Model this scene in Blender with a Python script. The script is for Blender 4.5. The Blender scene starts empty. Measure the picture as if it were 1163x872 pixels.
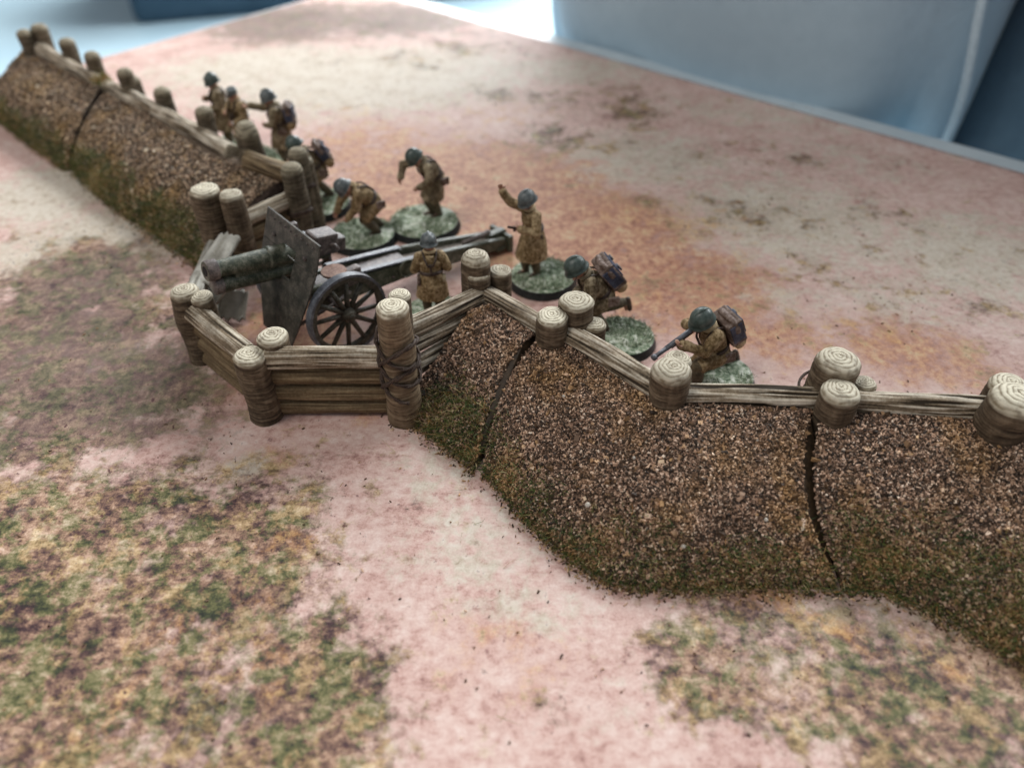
import bpy, bmesh, math, random
import numpy as np
from math import sin, cos, radians, pi, tan, sqrt, atan2
from mathutils import Vector, Matrix, Quaternion, noise
random.seed(7); RNG = np.random.default_rng(11)
SC = bpy.context.scene; COL = SC.collection

# ------------------------------------------------------------------ camera
F = 878.0; CX = 581.5; CY = 436.0; TH = radians(41); H = 14.0      # centimetres
def P(x, y, z=0.0):
    dx = (x-CX)/F; dy = (y-CY)/F
    fy = cos(TH)-dy*sin(TH); fz = -sin(TH)-dy*cos(TH)
    t = (z-H)/fz
    return Vector((dx*t, fy*t, z))
cam = bpy.data.cameras.new('camera'); co = bpy.data.objects.new('camera', cam); COL.objects.link(co)
cam.sensor_width = 36; cam.lens = F/1163*36; cam.clip_start = .5; cam.clip_end = 2000
co.location = (0, 0, H); co.rotation_euler = (pi/2-TH, 0, 0)
cam.dof.use_dof = True; cam.dof.focus_distance = 18.7; cam.dof.aperture_fstop = 0.100
cam.dof.aperture_blades = 0
SC.camera = co

# ------------------------------------------------------------------ helpers
def sr(r, g, b):
    f = lambda c: (c/255/12.92) if c/255 <= .04045 else ((c/255+.055)/1.055)**2.4
    return (f(r), f(g), f(b), 1)
def mesh_np(name, V, Fc, attrs=None, smooth=True):
    me = bpy.data.meshes.new(name)
    V = np.asarray(V, dtype=np.float32)
    if isinstance(Fc, np.ndarray):
        n, k = Fc.shape
        me.vertices.add(len(V)); me.vertices.foreach_set('co', V.ravel())
        me.loops.add(n*k); me.loops.foreach_set('vertex_index', Fc.astype(np.int32).ravel())
        me.polygons.add(n); me.polygons.foreach_set('loop_start', np.arange(0, n*k, k, dtype=np.int32))
        me.update(calc_edges=True)
    else:
        me.from_pydata([tuple(map(float, v)) for v in V], [], [tuple(map(int, f)) for f in Fc]); me.update()
    for an, av in (attrs or {}).items():
        a = me.attributes.new(an, 'FLOAT', 'POINT'); a.data.foreach_set('value', np.asarray(av, dtype=np.float32))
    me.polygons.foreach_set('use_smooth', [smooth]*len(me.polygons))
    return me
def link(name, me, mat, parent=None, mw=None, loc=None):
    o = bpy.data.objects.new(name, me); COL.objects.link(o)
    if mat and not me.materials: me.materials.append(mat)
    M = mw.copy() if mw is not None else (Matrix.Translation(loc) if loc is not None else Matrix.Identity(4))
    if parent is not None:
        o.parent = parent
        o.matrix_basis = parent_world(parent).inverted() @ M
    else:
        o.matrix_basis = M
    return o
def parent_world(o):
    M = o.matrix_basis.copy(); p = o.parent
    while p is not None:
        M = p.matrix_basis @ M; p = p.parent
    return M
def thing(name, label, cat, loc=(0, 0, 0), rz=0, group=None, scale=1):
    o = bpy.data.objects.new(name, None); COL.objects.link(o)
    o.empty_display_size = .3
    o.matrix_basis = Matrix.Translation(loc) @ Matrix.Rotation(rz, 4, 'Z') @ Matrix.Scale(scale, 4)
    o['label'] = label; o['category'] = cat
    if group: o['group'] = group
    return o
def tag(o, label=None, cat=None, group=None, kind=None):
    if label: o['label'] = label
    if cat: o['category'] = cat
    if group: o['group'] = group
    if kind: o['kind'] = kind
    return o

# ------------------------------------------------------------------ node helpers
class NT:
    def __init__(s, name):
        s.m = bpy.data.materials.new(name); s.m.use_nodes = True
        s.t = s.m.node_tree; s.N = s.t.nodes; s.L = s.t.links
        s.b = s.N['Principled BSDF']; s.b.inputs['Roughness'].default_value = .8
        s.co = s.N.new('ShaderNodeTexCoord')
    def _in(s, sock, v):
        if hasattr(v, 'is_linked') or isinstance(v, bpy.types.NodeSocket): s.L.new(v, sock)
        else: sock.default_value = v
    def noise(s, scale, detail=4, rough=.6, vec=None, dist=0, stretch=None):
        n = s.N.new('ShaderNodeTexNoise'); n.inputs['Scale'].default_value = scale
        n.inputs['Detail'].default_value = detail; n.inputs['Roughness'].default_value = rough
        n.inputs['Distortion'].default_value = dist
        v = vec if vec is not None else s.co.outputs['Object']
        if stretch:
            mp = s.N.new('ShaderNodeMapping'); mp.inputs['Scale'].default_value = stretch
            s.L.new(v, mp.inputs['Vector']); v = mp.outputs['Vector']
        s.L.new(v, n.inputs['Vector']); return n.outputs['Fac']
    def attr(s, name):
        a = s.N.new('ShaderNodeAttribute'); a.attribute_name = name; return a.outputs['Fac']
    def ramp(s, fac, stops, interp='LINEAR'):
        r = s.N.new('ShaderNodeValToRGB'); r.color_ramp.interpolation = interp; e = r.color_ramp.elements
        while len(e) > 1: e.remove(e[-1])
        e[0].position = stops[0][0]; e[0].color = stops[0][1]
        for p, c in stops[1:]:
            x = e.new(p); x.color = c
        s._in(r.inputs['Fac'], fac); return r.outputs['Color']
    def sm(s, v, a, b, lo=0, hi=1):
        n = s.N.new('ShaderNodeMapRange'); n.interpolation_type = 'SMOOTHSTEP'
        s._in(n.inputs['Value'], v)
        for k, x in zip(('From Min', 'From Max', 'To Min', 'To Max'), (a, b, lo, hi)): n.inputs[k].default_value = x
        return n.outputs['Result']
    def math(s, op, a, b=0.0, c=None):
        n = s.N.new('ShaderNodeMath'); n.operation = op
        s._in(n.inputs[0], a); s._in(n.inputs[1], b)
        if c is not None: s._in(n.inputs[2], c)
        return n.outputs[0]
    def mix(s, f, a, b, mode='MIX'):
        n = s.N.new('ShaderNodeMix'); n.data_type = 'RGBA'; n.blend_type = mode
        s._in(n.inputs[0], f); s._in(n.inputs[6], a); s._in(n.inputs[7], b); return n.outputs[2]
    def col(s, v): s._in(s.b.inputs['Base Color'], v); return s
    def rough(s, v): s._in(s.b.inputs['Roughness'], v); return s
    def bump(s, h, strength=.5, dist=.02):
        n = s.N.new('ShaderNodeBump'); n.inputs['Strength'].default_value = strength; n.inputs['Distance'].default_value = dist
        s._in(n.inputs['Height'], h); s.L.new(n.outputs['Normal'], s.b.inputs['Normal']); return s
def C3(r, g, b): return (r, g, b, 1)

# paint: dark wash in hollows, dry-brushed lighter patches
def paint(name, base, light=None, dark=None, rough=.7, sc=6, bump=.25, fine=22, spec=.35, metal=0, pt=0):
    t = NT(name); light = light or tuple(min(1, c*1.7) for c in base[:3])+(1,); dark = dark or tuple(c*.45 for c in base[:3])+(1,)
    n = t.noise(sc, 6, .65); n2 = t.noise(fine, 3, .6)
    f = t.math('ADD', t.math('MULTIPLY', n, .65), t.math('MULTIPLY', n2, .35))
    if pt:
        ge = t.N.new('ShaderNodeNewGeometry'); f = t.math('ADD', f, t.math('MULTIPLY', t.math('SUBTRACT', ge.outputs['Pointiness'], .5), pt))
    t.col(t.ramp(f, [(.3, dark), (.47, base), (.68, light)]))
    t.rough(rough); t.b.inputs['Specular IOR Level'].default_value = spec; t.b.inputs['Metallic'].default_value = metal
    t.bump(f, bump, .02)
    return t.m

# wood (attributes: ridge 0..1, top 0..1, ring 0..1)
def wood(name, g, m, l, t0, t1):
    t = NT(name); rd = t.attr('ridge'); tp = t.attr('top')
    n = t.noise(1.6, 5, .6); n2 = t.noise(14, 4, .7)
    f = t.math('ADD', rd, t.math('MULTIPLY', t.math('SUBTRACT', n2, .5), .5))
    side = t.ramp(f, [(.12, g), (.42, m), (.62, tuple((a+b)/2 for a, b in zip(m, l))), (.9, l)])
    oi = t.N.new('ShaderNodeObjectInfo').outputs['Random']; side = t.mix(t.sm(n, .35, .7, 0, .45), side, g)
    f2 = t.math('ADD', rd, t.math('MULTIPLY', t.math('SUBTRACT', n2, .5), .35))
    top = t.ramp(f2, [(.18, t0), (.42, tuple((a*.5+b*.5) for a, b in zip(t0, t1))), (.72, t1)])
    stain = t.noise(3.5, 5, .65); top = t.mix(t.sm(stain, .48, .66, 0, .55), top, m); top = t.mix(t.math('MULTIPLY', oi, .35), top, m)
    t.col(t.mix(tp, side, top)); t.rough(.78); t.b.inputs['Specular IOR Level'].default_value = .3
    t.bump(t.math('ADD', t.math('MULTIPLY', rd, .6), n2), .35, .02)
    return t.m
POST = wood('post_wood', C3(.04, .027, .017), C3(.125, .088, .055), C3(.30, .23, .155), C3(.24, .19, .12), C3(.78, .72, .57))
RAIL = wood('rail_wood', C3(.035, .024, .014), C3(.27, .205, .135), C3(.86, .78, .64), C3(.10, .08, .045), C3(.62, .55, .42))
WALLW = wood('wall_wood', C3(.055, .036, .019), C3(.15, .10, .052), C3(.38, .29, .17), C3(.10, .08, .045), C3(.6, .54, .40))
PALEW = wood('pale_wood', C3(.08, .07, .055), C3(.34, .32, .27), C3(.66, .64, .58), C3(.2, .18, .14), C3(.66, .62, .5))

POSTF = wood('post_wood_olive', C3(.035, .027, .016), C3(.125, .10, .068), C3(.28, .235, .165), C3(.12, .095, .06), C3(.40, .35, .25))
POSTB = wood('bound_post_wood', C3(.07, .045, .026), C3(.20, .14, .085), C3(.36, .28, .18), C3(.24, .19, .12), C3(.78, .72, .57))
def nz(x, y, z): return noise.noise(Vector((x, y, z)))
def cyl_geo(L, rad, nl, na, r0, r1, seed, kind, ck=1.0):
    """shaft along +z from 0 to L. kind 'post' = thread-like bands round it, rings on the top; 'log' = deep lengthwise splits"""
    V = []; R = []; T = []
    for i in range(nl+1):
        z = L*i/nl; rr = r0+(r1-r0)*i/nl
        for j in range(na):
            a = 2*pi*j/na; c, s = cos(a), sin(a)
            if kind == 'post':
                n = nz(c*.7+seed, s*.7, z*17)*.55+nz(c*1.8+seed, s*1.8+9, z*30)*.45+nz(c*7+seed, s*7, z*1.2)*.25
                rid = .42+n*.6
                d = .013*n+.04*nz(c*.9+seed*2, s*.9, z*1.1)
            else:
                n = nz(c*5.5+seed, s*5.5, z*.6)*.65+nz(c*12+seed, s*12+5, z*1.3)*.55
                rid = .5+n*.85
                crack = max(0, nz(c*3.6+seed+7, s*3.6, z*.55)-.24)*1.4
                crack *= ck; n *= .45+.55*ck
                rid = .5+n*.85
                d = .035*n-.11*crack+.06*nz(c*1.1+seed*3, s*1.1, z*.5)
                rid -= crack*2
            r = rr+d*rad/.3
            V.append((c*r, s*r, z)); R.append(rid); T.append(0)
    return V, R, T
def shaft(L, r0, r1, seed, kind='post', ck=1.0, nl=None, na=None, dome=.06):
    rad = (r0+r1)/2
    na = na or (44 if kind == 'post' else 64); nl = nl or max(8, int(L/(.026 if kind == 'post' else .08)))
    V, R, T = cyl_geo(L, rad, nl, na, r0, r1, seed, kind, ck)
    Fc = []
    for i in range(nl):
        for j in range(na):
            j2 = (j+1) % na; Fc.append((i*na+j, i*na+j2, (i+1)*na+j2, (i+1)*na+j))
    def cap(base, z0, sgn, n=22):
        prev = base; tilt = nz(seed*1.7, 3, 1)*.45; ocx = nz(seed*1.3, 5, 2)*.35; ocy = nz(seed*1.9, 8, 2)*.35
        for k in range(1, n+1):
            q = 1-k/n
            idx = []
            for j in range(na):
                a = 2*pi*j/na; bx, by, bz = V[base+j]
                if q > 0:
                    qq = sqrt((q*cos(a)-ocx*(1-q))**2+(q*sin(a)-ocy*(1-q))**2)
                    w = qq*(9.5 if kind == 'post' else 6)+.30*nz(cos(a)*1.2+seed, sin(a)*1.2, q*2)*2.6+.12*a/pi
                    sv = .5+.5*sin(w*2*pi/1.9)
                    sv = sv**.55*.75+.15+.3*nz(cos(a)*q*5+seed, sin(a)*q*5, 3)
                    ed = 0 if k > 1 else -.3
                    h = dome*(1-q**4)*(rad/.4)+.012*(sv-.5)+.03*(rad/.4)*min(1, (1-q)*9)
                    V.append((bx*q, by*q, bz+sgn*(h)+tilt*bx*q*(1-q)*.5-.02*max(0, nz(bx*14+seed, by*14, 4)))); R.append(sv); T.append(1)
                elif j == 0:
                    V.append((0, 0, z0+sgn*dome*(rad/.4))); R.append(.6); T.append(1)
                idx.append(len(V)-1)
            for j in range(na):
                j2 = (j+1) % na
                p0, p1 = prev+j, prev+j2
                if q > 0: Fc.append((p0, p1, idx[j2], idx[j]) if sgn > 0 else (p0, idx[j], idx[j2], p1))
                else: Fc.append((p0, p1, idx[0]) if sgn > 0 else (p0, idx[0], p1))
            prev = idx[0]
    for j in range(na):                       # soften the rims: the crown of the shaft takes the pale dry-brush too
        T[nl*na+j] = .9
        if kind == 'post': T[(nl-1)*na+j] = .55; T[(nl-2)*na+j] = .25
    cap(nl*na, L, 1)
    if kind == 'log': cap(0, 0, -1)
    return mesh_np(kind, V, Fc, {'ridge': R, 'top': T})
SEED = [0.0]
def post(parent, x, y, zt, r, mat=POST, zb=0, lean=(0, 0), taper=.94, dome=.07):
    SEED[0] += 3.7
    L = zt-zb-.05
    me = shaft(L, r/taper, r*.97, SEED[0], 'post', dome=dome)
    M = Matrix.Translation((x, y, zb)) @ Matrix.Rotation(lean[0], 4, 'X') @ Matrix.Rotation(lean[1], 4, 'Y') @ Matrix.Rotation(SEED[0], 4, 'Z')
    return link('post', me, mat, parent, M)
def log(parent, a, b, r, mat=RAIL, name='log', r2=None, flat=1.0, ck=.8):
    SEED[0] += 2.3
    a = Vector(a); b = Vector(b); d = b-a
    me = shaft(d.length, r, r2 or r, SEED[0], 'log', ck, dome=.03)
    q = d.to_track_quat('Z', 'X')
    M = Matrix.Translation(a) @ q.to_matrix().to_4x4() @ Matrix.Rotation(SEED[0], 4, 'Z') @ Matrix.Diagonal((1, flat, 1, 1))
    return link(name, me, mat, parent, M)
def tube_me(pts, r, n=8, closed=False, rf=None, name='tube'):
    V = []; Fc = []; pts = [Vector(p) for p in pts]; m = len(pts)
    nrm = None
    for i, p in enumerate(pts):
        t = (pts[(i+1) % m if closed else min(i+1, m-1)]-pts[(i-1) % m if closed else max(i-1, 0)])
        if t.length < 1e-9: t = Vector((0, 0, 1))
        t.normalize()
        if nrm is None:
            nrm = t.orthogonal().normalized()
        nrm = (nrm-t*nrm.dot(t)).normalized(); bn = t.cross(nrm)
        rr = r if rf is None else rf(i/(m-1 if m > 1 else 1))
        for j in range(n):
            a = 2*pi*j/n; V.append(p+(nrm*cos(a)+bn*sin(a))*rr)
    for i in range(m if closed else m-1):
        i2 = (i+1) % m
        for j in range(n):
            j2 = (j+1) % n; Fc.append((i*n+j, i*n+j2, i2*n+j2, i2*n+j))
    if not closed:
        Fc.append(tuple(range(n))[::-1]); Fc.append(tuple((m-1)*n+j for j in range(n)))
    return mesh_np(name, V, Fc)
ROPE = None
def rope_mat():
    t = NT('rope_brown'); t.col(t.ramp(t.noise(30, 3, .6), [(.35, C3(.02, .012, .008)), (.65, C3(.09, .055, .038))])); t.rough(.8); return t.m
ROPE = rope_mat()
def rope(parent, x, y, z0, z1, r, turns, tilt=.25, th=.045, ph=0):
    pts = []
    n = int(turns*28)
    for i in range(n+1):
        a = ph+2*pi*turns*i/n; z = z0+(z1-z0)*i/n
        pts.append((x+cos(a)*r, y+sin(a)*r, z+tilt*cos(a+.9)*r))
    obs = []
    V = []
    # two plaited strands
    def strand(k):
        q = []
        for i, p in enumerate(pts):
            a = i*1.1+k*pi; pc = Vector(p); rad = Vector((p[0]-x, p[1]-y, 0)).normalized()
            q.append(pc+rad*(cos(a)*th*.5)+Vector((0, 0, sin(a)*th*.5)))
        return q
    me1 = tube_me(strand(0), th*.62, 6); me2 = tube_me(strand(1), th*.62, 6)
    bm = bmesh.new(); bm.from_mesh(me1); bm.from_mesh(me2); me = bpy.data.meshes.new('rope'); bm.to_mesh(me); bm.free()
    for p in me.polygons: p.use_smooth = True
    return link('rope_binding', me, ROPE, parent)

# ------------------------------------------------------------------ battlefield mat
def blobs(X, Y, lst, rot=True):
    A = np.zeros_like(X)
    for (px, py, rx, ry, w) in lst:             # centre and half-size given where they lie on the printed sheet
        c = P(px, py); ex = P(px+rx, py)-c; ey = P(px, py-ry)-c
        lx = ex.length; ly = ey.length
        u = ((X-c.x)*1.0)/lx; dirv = Vector((c.x, c.y)).normalized()
        u = ((X-c.x)*dirv.y-(Y-c.y)*dirv.x)/lx; v = ((X-c.x)*dirv.x+(Y-c.y)*dirv.y)/ly
        A = np.maximum(A, w*np.exp(-(u*u+v*v)**1.3*.9))
    return A
corner = Vector((-10.8, 56.7, 0)); eL = (Vector((-21.83, 42.85, 0))-corner).normalized(); eR = (Vector((20.58, 29.0, 0))-corner).normalized()
nu, nv = 260, 260
U = np.linspace(0, 1, nu); W = np.linspace(0, 1, nv)
UU, WW = np.meshgrid(U*78, W*76, indexing='ij')
X = corner.x+eL.x*UU+eR.x*WW; Y = corner.y+eL.y*UU+eR.y*WW
G = blobs(X, Y, [(700, 120, 120, 26, .45), (900, 230, 160, 40, .3), (1100, 350, 100, 50, .3), (500, 60, 120, 20, .4), (820, 330, 120, 30, .4), (60, 700, 260, 190, 1), (250, 640, 150, 100, .95), (340, 560, 80, 50, .6), (330, 800, 130, 110, .9), (110, 470, 150, 60, .75), (90, 340, 120, 80, .85), (170, 430, 120, 60, .75), (40, 430, 90, 60, .8),
                 (1000, 800, 260, 110, .9), (820, 760, 110, 70, .7), (1140, 800, 150, 120, .8), (960, 700, 130, 30, .55), (430, 765, 18, 28, .9), (465, 575, 22, 14, .5), (545, 765, 14, 12, .6), (150, 560, 120, 50, .6),
                 (640, 160, 90, 22, .5), (800, 240, 130, 30, .38), (950, 330, 130, 45, .35), (1040, 250, 60, 20, .4), (560, 110, 80, 16, .35), (860, 170, 90, 20, .3), (330, 20, 110, 14, .45), (450, 25, 80, 12, .4), (640, 800, 40, 25, .35)])
D = blobs(X, Y, [(60, 400, 120, 80, 1.05), (160, 440, 120, 60, 1), (90, 325, 110, 50, .95), (20, 480, 80, 50, .8), (230, 480, 80, 40, .55), (390, 740, 40, 30, .3), (980, 700, 60, 25, .6), (690, 460, 30, 12, .4), (860, 760, 70, 30, .4), (300, 700, 90, 50, .35),
                 (330, 26, 110, 24, 1.1), (450, 22, 110, 22, 1), (560, 40, 60, 14, .5), (620, 830, 50, 40, .3), (760, 210, 24, 10, .3)])
Rd = blobs(X, Y, [(530, 210, 200, 60, 1), (640, 260, 180, 60, 1), (760, 320, 150, 60, .9), (860, 380, 120, 40, .7), (1040, 400, 120, 45, .75), (420, 170, 120, 40, .7), (250, 440, 120, 40, .5), (570, 740, 110, 70, .45), (300, 520, 70, 40, .5), (430, 440, 60, 40, .9), (340, 370, 90, 50, .8), (1140, 640, 90, 60, .5)])
Pa = blobs(X, Y, [(900, 250, 180, 60, .75), (1100, 290, 110, 60, .8), (740, 180, 120, 40, .7), (1010, 340, 100, 30, .6), (130, 270, 150, 40, 1), (60, 220, 90, 40, .9), (420, 90, 220, 40, 1), (300, 75, 150, 25, .9), (640, 80, 130, 20, .7), (850, 130, 160, 25, .55), (500, 540, 70, 60, .55), (600, 690, 90, 40, .6), (530, 620, 100, 60, .6), (20, 600, 60, 45, .8), (280, 530, 35, 18, .8), (700, 800, 50, 80, .35), (900, 340, 90, 30, .5), (960, 180, 140, 30, .5), (1090, 300, 90, 30, .5)])  # pale print; far and right blobs also paint in the window's washed-out sheen
Or = blobs(X, Y, [(760, 250, 120, 30, .55), (560, 130, 120, 26, .5), (980, 380, 120, 30, .5), (700, 330, 80, 30, .5), (340, 130, 120, 30, .4), (230, 700, 110, 60, .45), (330, 610, 60, 30, .45), (300, 760, 60, 50, .5), (120, 820, 120, 40, .5), (900, 690, 120, 25, .6), (820, 820, 90, 60, .35), (1050, 760, 120, 60, .4), (700, 400, 60, 40, .3), (860, 300, 90, 40, .4), (180, 430, 60, 20, .3), (400, 130, 60, 20, .5)])
V = np.stack([X.ravel(), Y.ravel(), np.zeros(X.size)], 1)
idx = np.arange(nu*nv).reshape(nu, nv)
Fq = np.stack([idx[:-1, :-1], idx[1:, :-1], idx[1:, 1:], idx[:-1, 1:]], -1).reshape(-1, 4)
# a real thickness: skirt round the rim
rim = np.concatenate([idx[0, :], idx[1:, -1], idx[-1, -2::-1], idx[-2:0:-1, 0]])
k = len(V); V2 = V[rim].copy(); V2[:, 2] = -.25
Fr = np.stack([rim, np.roll(rim, -1), k+np.roll(np.arange(len(rim)), -1), k+np.arange(len(rim))], 1)
V = np.concatenate([V, V2]); Fq = np.concatenate([Fq, Fr])
ext = lambda A: np.concatenate([A.ravel(), A.ravel()[rim]])
t = NT('printed_mat')
big = t.noise(.42, 4, .6); nB = t.noise(1.1, 8, .68, dist=.15); sp = t.noise(3.4, 8, .72, dist=.12, stretch=(1, 1.25, 1)); sp2 = t.noise(4.2, 7, .70, dist=.15, stretch=(1.1, .9, 5)); hue = t.noise(1.35, 6, .7, dist=.3, stretch=(1, 1, 7)); nF = t.noise(22, 4, .7)
g, d, r_, pa, orr = (t.attr(x) for x in ('veg', 'dark', 'red', 'pale', 'ochre'))
cen = lambda n, k: t.math('MULTIPLY', t.math('SUBTRACT', n, .5), k)
add = lambda *a: a[0] if len(a) == 1 else t.math('ADD', a[0], add(*a[1:]))
nG = t.noise(.62, 7, .62, stretch=(1, 1, 3))
fine = add(t.math('MULTIPLY', sp, .50), t.math('MULTIPLY', nF, .18), t.math('MULTIPLY', nG, .32))
fine2 = add(t.math('MULTIPLY', sp2, .46), t.math('MULTIPLY', nF, .18), t.math('MULTIPLY', nB, .36))
base = t.ramp(fine, [(.36, sr(134, 92, 88)), (.42, sr(180, 142, 132)), (.47, sr(202, 166, 156)), (.54, sr(216, 188, 178)), (.64, sr(230, 212, 204))])
red = t.ramp(fine2, [(.38, sr(118, 72, 58)), (.44, sr(160, 106, 84)), (.50, sr(192, 140, 112)), (.56, sr(212, 172, 136)), (.64, sr(226, 200, 170))])
pale = t.ramp(fine2, [(.38, sr(150, 134, 116)), (.44, sr(188, 174, 154)), (.51, sr(208, 198, 182)), (.62, sr(224, 218, 208))])
base = t.mix(t.sm(add(r_, cen(nB, 1.6), cen(sp, .8)), .3, .8, 0, .95), base, red)
base = t.mix(t.sm(add(pa, cen(hue, 1.6), cen(sp, .6)), .3, .8, 0, .92), base, pale)
base = t.mix(t.sm(add(nB, cen(sp2, .5)), .58, .68, 0, .4), base, t.ramp(fine, [(.4, sr(150, 132, 96)), (.55, sr(206, 190, 156))]))
g1 = t.ramp(fine, [(.38, sr(22, 26, 24)), (.44, sr(56, 60, 42)), (.485, sr(92, 92, 58)), (.525, sr(130, 122, 86)), (.57, sr(172, 154, 126)), (.64, sr(214, 198, 172))])
g2 = t.ramp(fine, [(.38, sr(30, 20, 28)), (.44, sr(74, 52, 54)), (.485, sr(118, 90, 78)), (.53, sr(164, 130, 108)), (.58, sr(200, 168, 146)), (.65, sr(226, 202, 184))])
g3 = t.ramp(fine, [(.37, sr(44, 34, 26)), (.43, sr(92, 74, 54)), (.48, sr(144, 118, 82)), (.54, sr(192, 162, 120)), (.63, sr(230, 210, 174))])
vg = t.mix(t.sm(hue, .44, .54), g1, g2); vg = t.mix(t.sm(add(nB, cen(sp2, .5)), .53, .61, 0, .8), vg, g3)
vm = t.sm(add(g, cen(nB, 1.8), cen(big, 1.6), cen(sp2, .8)), .25, .72)
c = t.mix(vm, base, vg)
c = t.mix(t.sm(add(orr, cen(hue, 2.0), cen(sp2, .8)), .42, .9, 0, .75), c, t.ramp(fine2, [(.38, sr(92, 58, 38)), (.45, sr(168, 112, 66)), (.52, sr(208, 158, 100)), (.62, sr(232, 200, 152))]))
dkc = t.mix(t.sm(hue, .44, .56), t.ramp(fine2, [(.38, sr(36, 32, 34)), (.44, sr(72, 68, 58)), (.50, sr(104, 96, 78)), (.56, sr(136, 124, 102)), (.66, sr(178, 160, 136))]), t.ramp(fine2, [(.38, sr(44, 32, 38)), (.44, sr(84, 66, 66)), (.50, sr(118, 96, 90)), (.56, sr(150, 126, 114)), (.66, sr(186, 162, 146))]))
c = t.mix(t.sm(add(d, cen(nB, 1.8), cen(sp, 1.0)), .32, .9, 0, .8), c, dkc)
# dark violet clumps scattered through the printed scrub
clump = t.sm(add(sp2, cen(nF, .12)), .60, .66)
c = t.mix(t.math('MULTIPLY', clump, t.sm(add(g, d), .15, .6, 0, .88)), c, sr(38, 28, 36))
c = t.mix(t.math('MULTIPLY', t.sm(sp2, .615, .66), .5), c, sr(112, 66, 68))
t.col(c); t.rough(t.sm(nF, .3, .7, .58, .75)); t.b.inputs['Specular IOR Level'].default_value = .3
t.bump(t.noise(60, 2, .5), .12, .01)
MATM = t.m
mat_o = link('ground', mesh_np('ground', V, Fq, {'veg': ext(G), 'dark': ext(D), 'red': ext(Rd), 'pale': ext(Pa), 'ochre': ext(Or)}), MATM)
tag(mat_o, 'printed battlefield mat in pink, tan and green', None, None, 'structure')

# ------------------------------------------------------------------ earth banks
def catmull(pts, n):
    pts = [Vector(p) for p in pts]; out = []
    m = len(pts)-1
    for i in range(n):
        u = i/(n-1)*m; k = min(int(u), m-1); f = u-k
        p0 = pts[max(k-1, 0)]; p1 = pts[k]; p2 = pts[k+1]; p3 = pts[min(k+2, m)]
        out.append(.5*((2*p1)+(-p0+p2)*f+(2*p0-5*p1+4*p2-p3)*f*f+(-p0+3*p1-3*p2+p3)*f**3))
    return out
def linear(pts, n):
    pts = [Vector(p) for p in pts]; d = [0]
    for a, b in zip(pts, pts[1:]): d.append(d[-1]+(b-a).length)
    out = []
    for i in range(n):
        s = d[-1]*i/(n-1); k = 0
        while k < len(d)-2 and d[k+1] < s: k += 1
        f = (s-d[k])/(d[k+1]-d[k]); out.append(pts[k].lerp(pts[k+1], f))
    return out
def soil_mat():
    t = NT('soil_paint')
    n = t.noise(9, 5, .7); z = t.noise(.9, 4, .6)
    c = t.ramp(n, [(.35, C3(.022, .014, .011)), (.6, C3(.085, .055, .042))])
    c = t.mix(t.sm(t.attr('low'), .2, .8, 0, .8), c, t.ramp(n, [(.35, C3(.014, .016, .008)), (.65, C3(.06, .055, .025))]))
    t.col(c); t.rough(.9); t.bump(n, .8, .05); return t.m
SOIL = soil_mat()
def grain_mat(name, hue):
    t = NT(name); r = t.attr('rnd'); z = t.attr('zone')
    c = t.ramp(r, [(0, C3(.016, .010, .007)), (.3, C3(.062, .038, .024)), (.5, C3(.17, .108, .075)), (.72, C3(.46, .31, .23)), (.88, C3(.72, .54, .43)), (1, C3(.88, .78, .68))])
    w = t.ramp(r, [(0, C3(.035, .018, .007)), (.35, C3(.18, .10, .036)), (.7, C3(.48, .30, .13)), (1, C3(.74, .52, .29))])
    c = t.mix(t.math('MULTIPLY', z, .8), c, w)
    t.col(t.mix(1.0, c, hue, 'MULTIPLY')); t.rough(.7); return t.m
GRAIN = grain_mat('soil_grains', C3(1.08, 1.0, .91))
def grass_mat():
    t = NT('static_grass'); r = t.attr('rnd')
    c = t.ramp(r, [(0, C3(.022, .045, .014)), (.25, C3(.06, .115, .03)), (.45, C3(.14, .19, .045)), (.62, C3(.25, .22, .07)), (.78, C3(.38, .25, .10)), (.9, C3(.42, .19, .05)), (1, C3(.6, .5, .26))])
    t.col(c); t.rough(.65); return t.m
GRASS = grass_mat()
GRAINF = grain_mat('soil_grains_tan', C3(1.2, 1.22, 1.1)); SOILF = paint('soil_paint_tan', C3(.16, .115, .08), C3(.3, .23, .17), C3(.07, .05, .035), .9)
BROWN_SHADE = paint('resin_brown_gap_shade', C3(.035, .022, .012), C3(.09, .055, .028), C3(.012, .008, .005), .55)  # brown resin ends, colour darkened to paint the black shade in the gaps

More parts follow.
